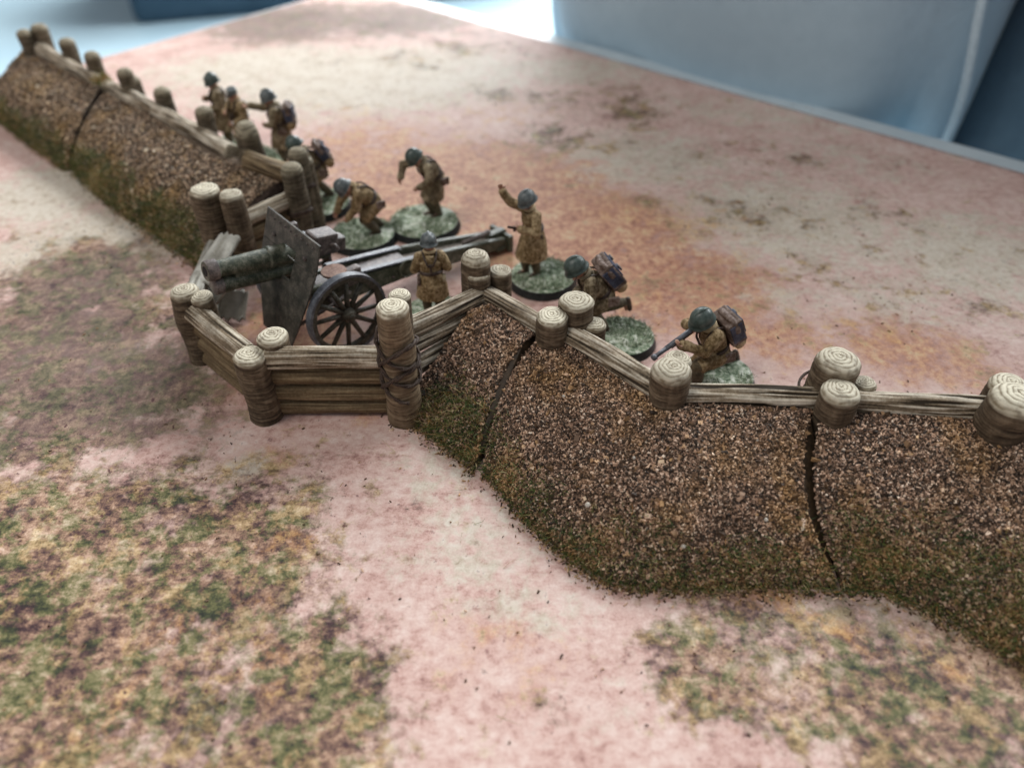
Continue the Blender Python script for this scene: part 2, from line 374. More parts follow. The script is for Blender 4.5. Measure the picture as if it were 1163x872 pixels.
def grains(name, parent, pos, nor, size, zone, mat, el=1.7):
    n = len(pos)
    base = np.array([(-1, -1, -1), (1, -1, -1), (1, 1, -1), (-1, 1, -1), (-1, -1, 1), (1, -1, 1), (1, 1, 1), (-1, 1, 1)], float)
    q = RNG.normal(size=(n, 4)); q /= np.linalg.norm(q, axis=1, keepdims=True)
    w, x, y, z = q.T
    Rm = np.stack([1-2*(y*y+z*z), 2*(x*y-z*w), 2*(x*z+y*w), 2*(x*y+z*w), 1-2*(x*x+z*z), 2*(y*z-x*w), 2*(x*z-y*w), 2*(y*z+x*w), 1-2*(x*x+y*y)], 1).reshape(n, 3, 3)
    s = size*RNG.uniform(.55, 1.25, (n, 1))*np.stack([el*RNG.uniform(.7, 1.5, n), RNG.uniform(.6, 1, n), RNG.uniform(.4, .8, n)], 1)
    loc = base[None]*(1+.35*RNG.uniform(-1, 1, (n, 8, 3)))*s[:, None, :]
    V = np.einsum('nij,nkj->nki', Rm, loc)+pos[:, None, :]+nor[:, None, :]*(size*RNG.uniform(.0, 1.0, (n, 1)))[:, None, :]
    f = np.array([(0, 3, 2, 1), (4, 5, 6, 7), (0, 1, 5, 4), (1, 2, 6, 5), (2, 3, 7, 6), (3, 0, 4, 7)])
    Fc = (f[None]+8*np.arange(n)[:, None, None]).reshape(-1, 4)
    rn = RNG.beta(1.15, 1.35, n)
    me = mesh_np(name, V.reshape(-1, 3), Fc, {'rnd': np.repeat(rn, 8), 'zone': np.repeat(zone, 8)}, smooth=False)
    return tag(link(name, me, mat, parent, Matrix.Identity(4)), kind='stuff', label=None if parent else 'loose brown grains scattered over the printed mat', cat=None if parent else 'grit')
def blades(name, parent, pos, nor, length, width, rndlo=0, rndhi=1, mat=None, lean=.9, rb=None):
    n = len(pos)
    d = nor+lean*RNG.normal(size=(n, 3)); d[:, 2] = np.abs(d[:, 2])*.8+.1; d /= np.linalg.norm(d, axis=1, keepdims=True)
    side = np.cross(d, RNG.normal(size=(n, 3))); side /= np.linalg.norm(side, axis=1, keepdims=True)
    bend = RNG.normal(size=(n, 3))*.35
    L = length*RNG.uniform(.5, 1.3, (n, 1)); w = width*RNG.uniform(.7, 1.2, (n, 1))
    p0 = pos-d*L*.1; p1 = pos+d*L*.5; p2 = pos+d*L+bend*L*.6
    thick = np.cross(d, side)*w*.7
    V = np.stack([p0-side*w, p0+side*w, p0+thick, p1-side*w*.8, p1+side*w*.8, p1+thick*.8, p2], 1)
    f = np.array([(0, 1, 4), (0, 4, 3), (1, 2, 5), (1, 5, 4), (2, 0, 3), (2, 3, 5), (3, 4, 6), (4, 5, 6), (5, 3, 6)])
    Fc = (f[None]+7*np.arange(n)[:, None, None]).reshape(-1, 3)
    rn = rb if rb is not None else RNG.uniform(rndlo, rndhi, n)
    me = mesh_np(name, V.reshape(-1, 3), Fc, {'rnd': np.repeat(rn, 7)}, smooth=False)
    return tag(link(name, me, mat or GRASS, parent, Matrix.Identity(4)), kind='stuff', label=None if parent else 'stray green and tan fibres lying on the mat', cat=None if parent else 'fibres')
def vnoise(Pn, s, o=0): return np.array([noise.noise(Vector((p[0]*s+o, p[1]*s, p[2]*s))) for p in Pn])

def bank(parent, top, mid, base, zt, zm, back=.42, dens=420, size=.023, gdens=260, grassv=.62, nuu=70, seed=0, gl=.17, flare=1.0):
    """top / mid / base are plan polylines from one end of the piece to the other; the slope is a bulging skin between them"""
    nv_ = 36
    T = linear([(p[0], p[1], p[2] if len(p) > 2 else zt) for p in top], nuu); Mi = catmull([(p[0], p[1], p[2] if len(p) > 2 else zm) for p in mid], nuu); B = catmull([(p[0], p[1], .22) for p in base], nuu)
    G = np.zeros((nuu, nv_+3, 3)); low = np.zeros((nuu, nv_+3))
    for i in range(nuu):
        dirv = (T[i]-B[i]); dirv.z = 0; dirv.normalize()
        G[i, 0] = T[i]+dirv*back+Vector((0, 0, -T[i].z)); G[i, 1] = T[i]+dirv*back
        for k in range(nv_):
            v = k/(nv_-1); a = (1-v)*(1-2*v); b = 4*v*(1-v); cc = v*(2*v-1)
            p = a*T[i]+b*Mi[i]+cc*B[i]
            e = sin(pi*min(1, max(0, v)))
            p = p+Vector((0, 0, 1))*(.11*e*nz(p.x*.9+seed, p.y*.9, 0)+.035*e*nz(p.x*3+seed, p.y*3, 1))
            G[i, 2+k] = p; low[i, 2+k] = v
        pb = B[i]-dirv*.10; G[i, nv_+2] = (pb.x, pb.y, 0); low[i, nv_+2] = 1
    nr = nv_+3; idx = np.arange(nuu*nr).reshape(nuu, nr)
    V = G.reshape(-1, 3)
    Fq = np.stack([idx[:-1, :-1], idx[:-1, 1:], idx[1:, 1:], idx[1:, :-1]], -1).reshape(-1, 4).tolist()
    me = mesh_np('earth_bank', V, [tuple(f) for f in Fq], {'low': low.ravel()})
    bo = link('earth_bank', me, SOILF if dens < 1000 else SOIL, parent, Matrix.Identity(4))
    # the smooth cast ends, set as their own skins
    for e, rev in ((0, 0), (nuu-1, 1)):
        ring = [Vector(G[e, k]) for k in range(nr)]
        ce = sum(ring, Vector())/nr
        VV = [tuple(p) for p in ring]
        f = [tuple(range(nr))] if rev else [tuple(range(nr))[::-1]]
        link('cast_end', mesh_np('cast_end', VV, f, smooth=False), SOIL if dens < 1000 else BROWN_SHADE, parent, Matrix.Identity(4))
    # scatter
    S = G[:, 2:, :]
    a = S[:-1, :-1]; b = S[1:, :-1]; c = S[:-1, 1:]; d = S[1:, 1:]
    cr = np.cross(c-a, b-a); area = np.linalg.norm(cr, axis=2)
    nrm = cr/np.maximum(area, 1e-9)[..., None]
    if nrm[nuu//2, 10, 2] < 0: nrm = -nrm
    pr = (area/area.sum()).ravel(); tot = int(area.sum()*dens)
    def sample(n):
        ch = RNG.choice(len(pr), n, p=pr); i, k = np.unravel_index(ch, area.shape)
        u = RNG.uniform(0, 1, (n, 1)); w = RNG.uniform(0, 1, (n, 1))
        p = (a[i, k]*(1-u)+b[i, k]*u)*(1-w)+(c[i, k]*(1-u)+d[i, k]*u)*w
        v = (k+w[:, 0])/(nv_-1)
        return p, nrm[i, k], v, i/(nuu-2)
    p, n_, v, u = sample(tot)
    zn = np.clip(vnoise(p, .75, seed)*1.6+.15+(v-.45)*.9, 0, 1)*np.clip(vnoise(p, 2.5, seed+5)*1.5+.8, 0, 1)
    keep = RNG.uniform(size=tot) > np.clip((v-.85)*1.5, 0, .5)
    grains('soil_grit', parent, p[keep], n_[keep], size, zn[keep], GRAINF if dens < 1000 else GRAIN)
    p, n_, v, u = sample(int(area.sum()*14)); grains('soil_clods', parent, p, n_, size*2.0, RNG.uniform(0, 1, len(p)), GRAINF if dens < 1000 else GRAIN, el=1.1)
    p, n_, v, u = sample(int(area.sum()*gdens*.9))
    edge = v+.22*vnoise(p, .8, seed+20)+.10*vnoise(p, 3, seed)
    pk = np.clip((edge-grassv)/.16, 0, 1)
    keep = RNG.uniform(size=len(v)) < pk
    p, n_, v = p[keep], n_[keep], v[keep]
    patch = vnoise(p, 1.3, seed+40)
    rb = np.clip(RNG.beta(1.0, 1.5, len(p))+patch*.5+.08, 0, 1)
    blades('static_grass', parent, p, n_, gl*1.5, .0105, rb=rb)
    n = int(nuu*9*(dens/1350)); ii = RNG.uniform(0, nuu-1.01, n); i0 = ii.astype(int); fr = (ii-i0)[:, None]
    foot = G[:, nv_+2]; inner = G[:, nv_-6]
    q = foot[i0]*(1-fr)+foot[i0+1]*fr; out = q-(inner[i0]*(1-fr)+inner[i0+1]*fr); out[:, 2] = 0; out /= np.linalg.norm(out, axis=1, keepdims=True)
    q = q+out*(.10+RNG.exponential(.09, n))[:, None]; q[:, 2] = .012
    grains('spilled_grit', parent, q, np.tile([0, 0, .3], (n, 1)), size*.8, RNG.uniform(0, 1, n), GRAIN)
    n = int(n*.7); q = q[:n].copy(); q -= out[:n]*.12; q[:, 2] = .05
    blades('foot_fibres', parent, q, out[:n]*.8+np.array([0, 0, .35]), gl*1.3, .008, rb=RNG.beta(1.2, 1.6, n), lean=.5)
    return G

def xyz(*pts): return [tuple(P(x, y, z)) for x, y, z in pts]
def xy(*pts): return [(P(x, y, z).x, P(x, y, z).y) for x, y, z in pts]
NAMEC = 'trench sections with earth banks'
# --- right section (runs out of the photo on the right)
A = thing('trench_section', 'soil-covered trench section at the right edge with its rail cut by the picture', 'trench section', (9.5, 12, 0), 0, NAMEC)
B = thing('trench_section', 'widest soil bank in front of the kneeling rifleman, dark gap at its right end', 'trench section', (4, 12.5, 0), 0, NAMEC)
Cc = thing('trench_section', 'small wedge-shaped soil bank next to the rope-bound post', 'trench section', (-1.2, 15, 0), 0, NAMEC)
zt = 1.92
bank(A, xy((934, 468, zt), (1127, 474, zt), (1290, 500, zt)), xy((926, 560, 1.3), (1040, 570, 1.3), (1180, 590, 1.3), (1330, 660, 1.3)), xy((956, 656, .22), (1010, 662, .22), (1065, 684, .22), (1120, 712, .22), (1200, 765, .22), (1300, 850, .22)), zt, 1.3, dens=1150, gdens=520, grassv=.60, seed=3)
bank(B, xy((619, 382, zt), (649, 392, zt), (742, 450, zt), (783, 458, zt), (922, 466, zt)), xy((578, 432, 1.3), (640, 480, 1.3), (735, 545, 1.3), (830, 560, 1.3), (914, 560, 1.3)), xy((551, 523, .22), (600, 579, .22), (650, 622, .22), (700, 648, .22), (755, 656, .22), (850, 656, .22), (949, 656, .22)), zt, 1.3, dens=1550, gdens=560, grassv=.74, seed=11, nuu=90, gl=.15)
bank(Cc, xyz((464, 450, .7), (500, 402, 1.25), (534, 352, 1.86), (558, 346, zt), (607, 380, zt)), xyz((462, 458, .5), (500, 430, .95), (540, 412, 1.3), (568, 430, 1.3)), xy((460, 466, .22), (488, 480, .22), (515, 500, .22), (543, 521, .22)), zt, 1.3, dens=1350, gdens=700, grassv=.54, seed=19, nuu=46, gl=.2)

def rail(parent, p, q, r, n='rail', mat=RAIL, **k): return log(parent, p, q, r, mat, n, **k)
zr = 1.98; rr = .25
rail(A, P(968, 457, zr), P(1140, 466, zr), .29); rail(A, P(1140, 466, zr), P(1280, 480, zr), rr)
rail(A, P(968, 457, zr-.45)+Vector((0, .1, 0)), P(1140, 466, zr-.45)+Vector((0, .1, 0)), .22)
rail(B, P(645, 380, zr), P(754, 445, zr), rr+.06); rail(B, P(752, 447, zr), P(932, 452, zr), .28)
rail(Cc, P(552, 334, zr), P(622, 374, zr), rr)
rail(Cc, P(462, 374, zr), P(545, 335, zr), .27)
rail(Cc, P(464, 394, 1.5), P(540, 355, 1.5), .25); rail(Cc, P(470, 416, .98), P(520, 388, .98), .25)
def PX(parent, px, py, z, r, **k):
    p = P(px, py, z); return post(parent, p.x, p.y, z, r, **k)
PX(A, 948, 409, 2.85, .50, taper=.9, dome=.12, lean=(0, .03)); PX(A, 955, 444, 2.62, .44, dome=.12, taper=1.02); PX(A, 982, 434, 2.25, .29, dome=.1)
PX(A, 1146, 436, 2.5, .42, dome=.12); PX(A, 1153, 453, 2.75, .56, dome=.14, taper=.9)
link('rope_binding', tube_me([(P(948, 409, 2.85).x+cos(a)*.585, P(948, 409, 2.85).y+sin(a)*.585, 2.1+.12*cos(a)) for a in np.linspace(0, 2*pi, 40)[:-1]], .035, 6, True), ROPE, A)
PX(B, 628, 358, 2.65, .42); PX(B, 655, 341, 2.85, .46); PX(B, 675, 366, 2.3, .31)
PX(B, 763, 420, 2.75, .46, taper=.86, dome=.13); PX(B, 770, 407, 2.35, .34, dome=.14)
PX(Cc, 540, 293, 2.95, .40, dome=.2); PX(Cc, 543, 310, 2.6, .31); PX(Cc, 568, 306, 2.5, .33)
def stones(parent, lst, mat):
    for (px, py, z, r0) in lst:
        p = P(px, py, z); bm = bmesh.new(); bmesh.ops.create_icosphere(bm, subdivisions=2, radius=r0)
        for v in bm.verts: v.co *= 1+.35*nz(v.co.x*12+px, v.co.y*12, v.co.z*12)
        me = bpy.data.meshes.new('pebble'); bm.to_mesh(me); bm.free(); link('pebble', me, mat, parent, T_(p))
T_ = Matrix.Translation
STN = paint('pebble_pale', C3(.5, .45, .38), C3(.75, .7, .62), C3(.25, .2, .16))
stones(B, [(667, 573, 1.02, .06), (694, 480, 1.55, .04), (776, 620, .75, .05), (870, 590, 1.05, .045), (640, 450, 1.7, .035), (720, 520, 1.5, .035), (860, 500, 1.75, .035), (735, 600, .85, .04)], STN)
stones(A, [(1118, 605, .95, .06), (1098, 532, 1.5, .04), (1031, 575, 1.15, .04), (1060, 590, 1.05, .035), (990, 540, 1.5, .03)], STN)

# --- far left sections
Dd = thing('trench_section', 'blurred left-hand soil bank joining the gun pit, with two posts behind its rail', 'trench section', (-14, 28, 0), 0, NAMEC)
Ee = thing('trench_section', 'farthest soil bank at the top left corner with two posts at its peak', 'trench section', (-20, 35, 0), 0, NAMEC)
bank(Dd, xy((118, 106, 2), (165, 128, 2), (236, 176, 2), (322, 204, 2)), xy((92, 150, 1.4), (150, 182, 1.4), (210, 222, 1.4), (276, 246, 1.3)), xy((84, 190, .22), (125, 226, .22), (165, 252, .22), (205, 280, .22), (246, 308, .22)), 2.0, 1.4, dens=900, size=.022, gdens=480, grassv=.58, seed=31, gl=.2)
bank(Ee, xy((24, 54, 2.2), (40, 60, 2.2), (72, 80, 2.1), (112, 104, 2)), xy((-4, 92, 1.4), (15, 108, 1.5), (48, 124, 1.5), (86, 150, 1.4)), xy((-34, 120, .22), (0, 134, .22), (20, 148, .22), (50, 170, .22), (78, 188, .22)), 2.05, 1.4, dens=800, size=.024, gdens=420, grassv=.6, seed=37, gl=.2)
rail(Dd, P(118, 96, 2.1), P(180, 127, 2.1), .3); rail(Dd, P(178, 126, 2.1), P(264, 174, 2.1), .3)
rail(Ee, P(36, 50, 2.3), P(112, 95, 2.1), .3)
for (px, py, z, r) in ((231, 126, 2.9, .32), (184, 104, 2.8, .34), (141, 82, 3.0, .33), (151, 91, 2.6, .3)): PX(Dd, px, py, z, r, dome=.2, mat=POSTF)
PX(Dd, 122, 95, 2.3, .3, dome=.15, mat=POSTF)
for (px, py, z, r) in ((104, 63, 3.0, .33), (75, 48, 3.0, .34), (44, 32, 3.1, .36), (27, 38, 3.0, .34)): PX(Ee, px, py, z, r, dome=.2, mat=POSTF)
pT = P(116, 92, 2.35); n = 160
blades('grass_tuft', Dd, np.array([[pT.x, pT.y, pT.z]])+RNG.normal(size=(n, 3))*[.18, .18, .06], np.tile([0, 0, 1.], (n, 1)), .3, .02, rb=RNG.uniform(.45, .9, n))

# ------------------------------------------------------------------ gun pit of logs
Q = thing('log_emplacement', 'low stacked-log gun pit wrapped round the field gun, tall rope-bound post at its right', 'gun emplacement', (-6, 17, 0))
W0, W1 = Vector((-6.1, 15.02, 0)), Vector((-2.95, 15.02, 0))
def wall(a, b, zs, r, mat=WALLW, jit=.03, ext=0):
    d = (b-a).normalized()
    nn = Vector((-d.y, d.x, 0))
    for i, z in enumerate(zs):
        j = nn*random.uniform(-jit, jit)
        log(Q, a+Vector((0, 0, z))+j-d*ext, b+Vector((0, 0, z))+j+d*ext, r if isinstance(r, float) else r[i], RAIL if (mat is WALLW and i == len(zs)-1) else mat, 'log', ck=.35 if i == len(zs)-1 else .12)  # top log in paler wood: highlight from behind put into its colour
wall(W0, W1, (.25, .76, 1.28, 1.85), [.235, .245, .245, .29])
L0 = Vector((-6.72, 15.3, 0)); L1 = Vector((-9.0, 17.45, 0))
wall(L0, L1, (.25, .72, 1.2, 1.72), [.22, .23, .23, .28])
# left flank, front of it in pale splintered planks
T1 = Vector((-8.95, 20.75, 0)); T2 = Vector((-8.55, 21.5, 0))
wall(Vector((-9.1, 17.7, 0)), Vector((-9.3, 21.0, 0)), (.3, .85, 1.4), .26, PALEW)
T3 = Vector((-7.05, 23.15, 0)); T4 = Vector((-7.05, 23.95, 0))
wall(T2+Vector((.1, .3, 0)), T3+Vector((-.2, 0, 0)), (.3, .85, 1.4, 1.95), .26, WALLW)
def PB(x, y, z, r, **k): return post(Q, x, y, z, r, **k)
PB(-6.45, 14.84, 2.05, .41, taper=.95, dome=.1); p = P(308, 384, 2.3); PB(p.x, p.y+.1, 2.3, .40, dome=.1)
p = P(208, 331, 2.25); PB(p.x, p.y, 2.25, .40, dome=.12); p = P(229, 336, 2.2); PB(p.x, p.y, 2.2, .30, dome=.12)
PB(-2.78, 14.75, 3.55, .40, taper=.86, dome=.1, mat=POSTB); p = P(453, 334, 3.2); PB(p.x, p.y, 3.2, .29, dome=.12)
p = P(232, 215, 3.1); PB(p.x, p.y, 3.1, .46, dome=.1); p = P(262, 220, 3.05); PB(p.x, p.y, 3.05, .36, dome=.1)
p = P(331, 192, 3.05); t3 = PB(p.x, p.y, 3.05, .36, dome=.22, mat=POSTF); q = P(338, 174, 3.05); PB(q.x, q.y, 3.05, .33, dome=.24, mat=POSTF)
rope(Q, p.x, p.y, 1.5, 1.62, .385, 2, th=.05); rope(Q, q.x, q.y, 1.8, 1.92, .355, 2, th=.05)
rope(Q, -2.78, 14.75, 1.0, 2.75, .485, 2.5, tilt=.75, th=.065, ph=.4); rope(Q, -2.78, 14.75, 2.6, 1.2, .49, 2.5, tilt=-.6, th=.055, ph=2.0)
# rail and big posts at the inner corner behind the left wing
log(Q, P(283, 182, 2.2), P(333, 200, 2.2), .33, WALLW, 'log')
p = P(281, 150, 2.9); PB(p.x, p.y, 2.9, .44, dome=.34, mat=POSTF)
p = P(346, 182, 2.7); PB(p.x, p.y, 2.7, .3, dome=.15, mat=POSTF)
# splintered planks leaning inside the left corner
def plank(a, b, w, th, mat=PALEW):
    a = Vector(a); b = Vector(b); d = b-a; L = d.length; V = []; R = []; nx, ny = 28, 10
    sd = random.uniform(0, 50)
    for s in (1, -1):
        for i in range(nx+1):
            for j in range(ny+1):
                u = i/nx; y = (j/ny-.5)*w
                e = .16*nz(j*.9+sd, 2, 0)*w*2
                x = u*L+(e if i == nx else (-e if i == 0 else 0))
                n_ = nz(y*4+sd, u*L*.6, s)+.4*nz(y*15+sd, u*L*1.2, s+3)
                V.append((x, y*(1-.12*u), s*th/2+.012*n_)); R.append(.6+n_*.4)
    N1 = (nx+1)*(ny+1); f = []
    for i in range(nx):
        for j in range(ny):
            q = i*(ny+1)+j; f.append((q, q+ny+1, q+ny+2, q+1)); f.append((N1+q, N1+q+1, N1+q+ny+2, N1+q+ny+1))
    for i in range(nx):
        for j in (0, ny):
            q = i*(ny+1)+j; z = (q, q+ny+1, N1+q+ny+1, N1+q); f.append(z[::-1] if j == 0 else z)
    for j in range(ny):
        for i in (0, nx):
            q = i*(ny+1)+j; z = (q, q+1, N1+q+1, N1+q); f.append(z if i == 0 else z[::-1])
    me = mesh_np('plank', V, f, {'ridge': R, 'top': [0]*len(V)})
    M = Matrix.Translation(a) @ d.to_track_quat('X', 'Z').to_matrix().to_4x4()
    return link('plank', me, mat, Q, M)
plank(P(228, 322, 1.5), P(262, 268, 2.0), .75, .14)
plank(P(240, 340, .9), P(272, 300, 1.6), .55, .12)
plank(P(262, 362, .12), P(268, 330, .7), .9, .12)

# ------------------------------------------------------------------ field gun
GREEN = paint('gun_green', C3(.048, .056, .034), C3(.22, .21, .16), C3(.008, .013, .010), .5, 5, .2, spec=.5)
GUNM = paint('gun_metal_paint', C3(.085, .066, .060), C3(.26, .21, .19), C3(.03, .028, .03), .5, 5, .2, spec=.5)
SHLD = paint('shield_paint', C3(.045, .042, .034), C3(.16, .14, .115), C3(.010, .018, .014), .55, 3.5, .2, spec=.5)
WHL = paint('wheel_paint', C3(.046, .040, .028), C3(.13, .12, .095), C3(.008, .009, .008), .6, 7, spec=.4)
TYRE = paint('tyre_steel', C3(.08, .085, .10), C3(.20, .21, .24), C3(.03, .03, .035), .45, 6, spec=.5)
DARK = paint('bore_black', C3(.008, .008, .008), C3(.02, .02, .02), C3(.004, .004, .004), .8)
TRW = paint('trail_wood_grey', C3(.20, .17, .145), C3(.40, .35, .30), C3(.08, .065, .055), .7, 8)
LEATH = paint('seat_brown', C3(.22, .12, .085), C3(.40, .26, .20), C3(.10, .05, .035), .6)
GY = radians(180+41)
gun = thing('field_gun', 'dark green and grey howitzer with sloped shield and spoked wheels inside the log pit', 'field gun', (-5.61, 18.83, 0), GY)
GM = parent_world(gun)
def glink(name, me, mat, M=Matrix.Identity(4), parent=None): return link(name, me, mat, parent or gun, GM @ M)
def lathe(prof, n=32, axis='X', name='lathe'):
    V = []; f = []
    for (x, r) in prof:
        for j in range(n):
            a = 2*pi*j/n; V.append((x, cos(a)*r, sin(a)*r) if axis == 'X' else (cos(a)*r, sin(a)*r, x))
    for i in range(len(prof)-1):
        for j in range(n):
            j2 = (j+1) % n; q = (i*n+j, i*n+j2, (i+1)*n+j2, (i+1)*n+j); f.append(q[::-1] if axis == 'X' else q)
    if prof[0] != prof[-1]: f.append(tuple(range(n))); f.append(tuple((len(prof)-1)*n+j for j in range(n))[::-1])
    me = mesh_np(name, V, f)
    if prof[0] == prof[-1]:
        bm = bmesh.new(); bm.from_mesh(me); bmesh.ops.remove_doubles(bm, verts=bm.verts, dist=1e-5); bm.to_mesh(me); bm.free()
    bmf(me); return me
def bmf(me, sharp=True):
    bm = bmesh.new(); bm.from_mesh(me); bmesh.ops.recalc_face_normals(bm, faces=bm.faces)
    if sharp:
        for e in bm.edges:
            if len(e.link_faces) == 2 and e.calc_face_angle(0) > .6: e.smooth = False
    bm.to_mesh(me); bm.free()
def box_me(sx, sy, sz, bev=.03, name='box', c=(0, 0, 0), taper=None):
    bm = bmesh.new(); bmesh.ops.create_cube(bm, size=1)
    for v in bm.verts:
        v.co = Vector((v.co.x*sx, v.co.y*sy, v.co.z*sz))
        if taper and v.co.x > 0: v.co.y *= taper; v.co.z *= taper
        v.co += Vector(c)
    if bev: bmesh.ops.bevel(bm, geom=bm.edges[:], offset=bev, segments=2, affect='EDGES', profile=.6)
    me = bpy.data.meshes.new(name); bm.to_mesh(me); bm.free(); return me
def join(mes, name='mesh'):
    bm = bmesh.new()
    for m in mes:
        if isinstance(m, tuple):
            m[0].transform(m[1]); m = m[0]
        bm.from_mesh(m)
    me = bpy.data.meshes.new(name); bm.to_mesh(me); bm.free(); return me
T_ = Matrix.Translation
elev = radians(9)
BM = T_((.15, -.3, 2.54)) @ Matrix.Rotation(-elev, 4, 'Y')
glink('barrel', lathe([(-.3, .28), (-.28, .33), (-.2, .33), (-.15, .30), (.9, .29), (.95, .315), (1.05, .315), (1.1, .27), (2.45, .225), (2.5, .27), (2.72, .275), (2.8, .25), (2.8, .14)]), GREEN, BM)
glink('bore', lathe([(2.55, .135), (2.815, .135)]), DARK, BM)
glink('muzzle_ring', lathe([(2.49, .24), (2.5, .285), (2.7, .29), (2.79, .262), (2.805, .15), (2.7, .14)]), GUNM, BM)
glink('recoil_cylinder', lathe([(-.3, .2), (-.28, .23), (2.1, .22), (2.14, .24), (2.4, .24), (2.46, .2)]), GREEN, BM @ T_((0, 0, -.47)))
glink('cradle', box_me(2.9, .3, .22, .05, c=(.6, 0, -.25)), GREEN, BM)
glink('cradle_cap', lathe([(2.38, .1), (2.4, .255), (2.62, .25), (2.66, .18)]), GUNM, BM @ T_((0, 0, -.47)))
glink('breech', join([box_me(.75, .62, .62, .08, c=(-.62, 0, .12)), box_me(.35, .42, .42, .06, c=(-1.12, 0, .0))]), GUNM, BM)
glink('breech_lever', tube_me([(-.7, .3, .1), (-.75, .5, .2), (-.8, .62, .1)], .05), GUNM, BM)
# shield: raked plate bent below the middle, with gun port
def shield_me():
    prof = [(3.52, .42, 1.42), (2.75, .70, 1.44), (1.95, 1.08, 1.36), (1.1, 1.35, 1.08), (.35, 1.6, .80)]
    V = []; f = []
    th = .05; cols = [-1, -.55, -.24, .24, .55, 1]
    rows = []
    zs = []
    for (z, x, w) in prof: rows.append([(x, c*w, z) for c in cols])
    # extra rows for the port
    def lerp_row(a, b, t_): return [tuple(p+(q-p)*t_ for p, q in zip(u, v)) for u, v in zip(a, b)]
    R = [rows[0], lerp_row(rows[0], rows[1], .75), rows[1], lerp_row(rows[1], rows[2], .75), rows[2], rows[3], rows[4]]
    n = len(cols)
    for r in R: V += r
    off = len(V); V += [(x-th, y, z) for (x, y, z) in V[:off]]
    port = {(1, 2), (2, 2)}
    cells = [(i, j) for i in range(len(R)-1) for j in range(n-1) if (i, j) not in port]
    cs = set(cells)
    for i, j in cells:
        a, b, c, d = i*n+j, i*n+j+1, (i+1)*n+j+1, (i+1)*n+j
        f.append((a, b, c, d)); f.append((off+a, off+d, off+c, off+b))
        for (di, dj, p, q) in ((-1, 0, a, b), (1, 0, c, d), (0, -1, d, a), (0, 1, b, c)):
            if (i+di, j+dj) not in cs: f.append((p, off+p, off+q, q))
    me = mesh_np('shield', V, f, smooth=False); bmf(me); return me
sh = glink('shield', shield_me(), SHLD)
for (x, y, z) in ((.60, .85, 2.98), (.60, -.85, 2.98)):
    glink('bolt', lathe([(0, .07), (.09, .07), (.12, .03)], 12), GUNM, T_((x-.03, y, z)), sh)
glink('shield_seam', box_me(.03, 2.78, .035, .008, c=(.735, 0, 2.72)), SHLD, parent=sh)
# wheels
R_ = 1.22
def wheel(side):
    M = T_((0, side*1.5, 1.22)) @ Matrix.Rotation(radians(4*side), 4, 'X')
    w = glink('wheel', join([(lathe([(-.09, R_*.82), (-.11, R_*.94), (.11, R_*.94), (.09, R_*.82), (-.09, R_*.82)], 48, 'Z'), Matrix.Rotation(pi/2, 4, 'X'))]), WHL, M)
    glink('tyre', join([(lathe([(-.125, R_*.935), (-.13, R_), (.13, R_), (.125, R_*.935), (-.125, R_*.935)], 56, 'Z'), Matrix.Rotation(pi/2, 4, 'X'))]), TYRE, M, w)
    glink('hub', join([(lathe([(-.2, .08), (-.2, .13), (-.1, .22), (.1, .22), (.13, .17), (.24, .15), (.26, .09), (.3, .07), (.31, .02)], 24, 'Z'), Matrix.Rotation(-pi/2*side, 4, 'X'))]), WHL, M, w)
    for k in range(12):
        a = 2*pi*k/12+.15; d = Vector((cos(a), 0, sin(a)))
        glink('spoke', tube_me([d*.16, d*.5, d*1.06], .05, 8, rf=lambda u: .088-.026*u), WHL, M, w)
    return w
wheel(1); wheel(-1)
glink('axle', join([(lathe([(-1.45, .09), (1.45, .09)], 16, 'Z'), T_((0, 0, 1.22)) @ Matrix.Rotation(pi/2, 4, 'X'))]), GUNM)
# trail: two side beams, deck, spade
def beam(x0, z0, x1, z1, y0, y1, w, h):
    V = []
    for (x, z, y, hh) in ((x0, z0, y0, h), (x1, z1, y1, h*.62)):
        V += [(x, y-w/2, z-hh/2), (x, y+w/2, z-hh/2), (x, y+w/2, z+hh/2), (x, y-w/2, z+hh/2)]
    me = mesh_np('beam', V, [(0, 1, 2, 3), (4, 7, 6, 5), (0, 4, 5, 1), (1, 5, 6, 2), (2, 6, 7, 3), (3, 7, 4, 0)], smooth=False); bmf(me)
    bm = bmesh.new(); bm.from_mesh(me); bmesh.ops.bevel(bm, geom=bm.edges[:], offset=.03, segments=2, affect='EDGES'); bm.to_mesh(me); bm.free(); return me
tr = glink('trail', join([beam(.5, 1.35, -3.2, 1.0, .40, .40, .22, .8), beam(.5, 1.35, -3.2, 1.0, -.40, -.40, .22, .8), beam(-3.15, 1.0, -6.9, .32, .40, .28, .20, .6), beam(-3.15, 1.0, -6.9, .32, -.40, -.28, .20, .6)]), GREEN)
glink('trail_deck', beam(-2.9, 1.02, -6.4, .40, 0, 0, .56, .2), TRW, parent=tr)
glink('trail_plate', beam(.2, 1.6, -2.9, 1.25, 0, 0, .56, .08), GUNM, parent=tr)
glink('trail_rail', join([beam(-.5, 1.70, -3.1, 1.31, .40, .40, .24, .07), beam(-.5, 1.70, -3.1, 1.31, -.40, -.40, .24, .07)]), TYRE, parent=tr)
glink('spade', join([box_me(.16, 1.1, .6, .04, c=(-6.95, 0, .32)), box_me(.7, .3, .18, .05, c=(-6.7, 0, .6)), box_me(.35, .9, .12, .04, c=(-6.6, 0, .2))]), GREEN, parent=tr)
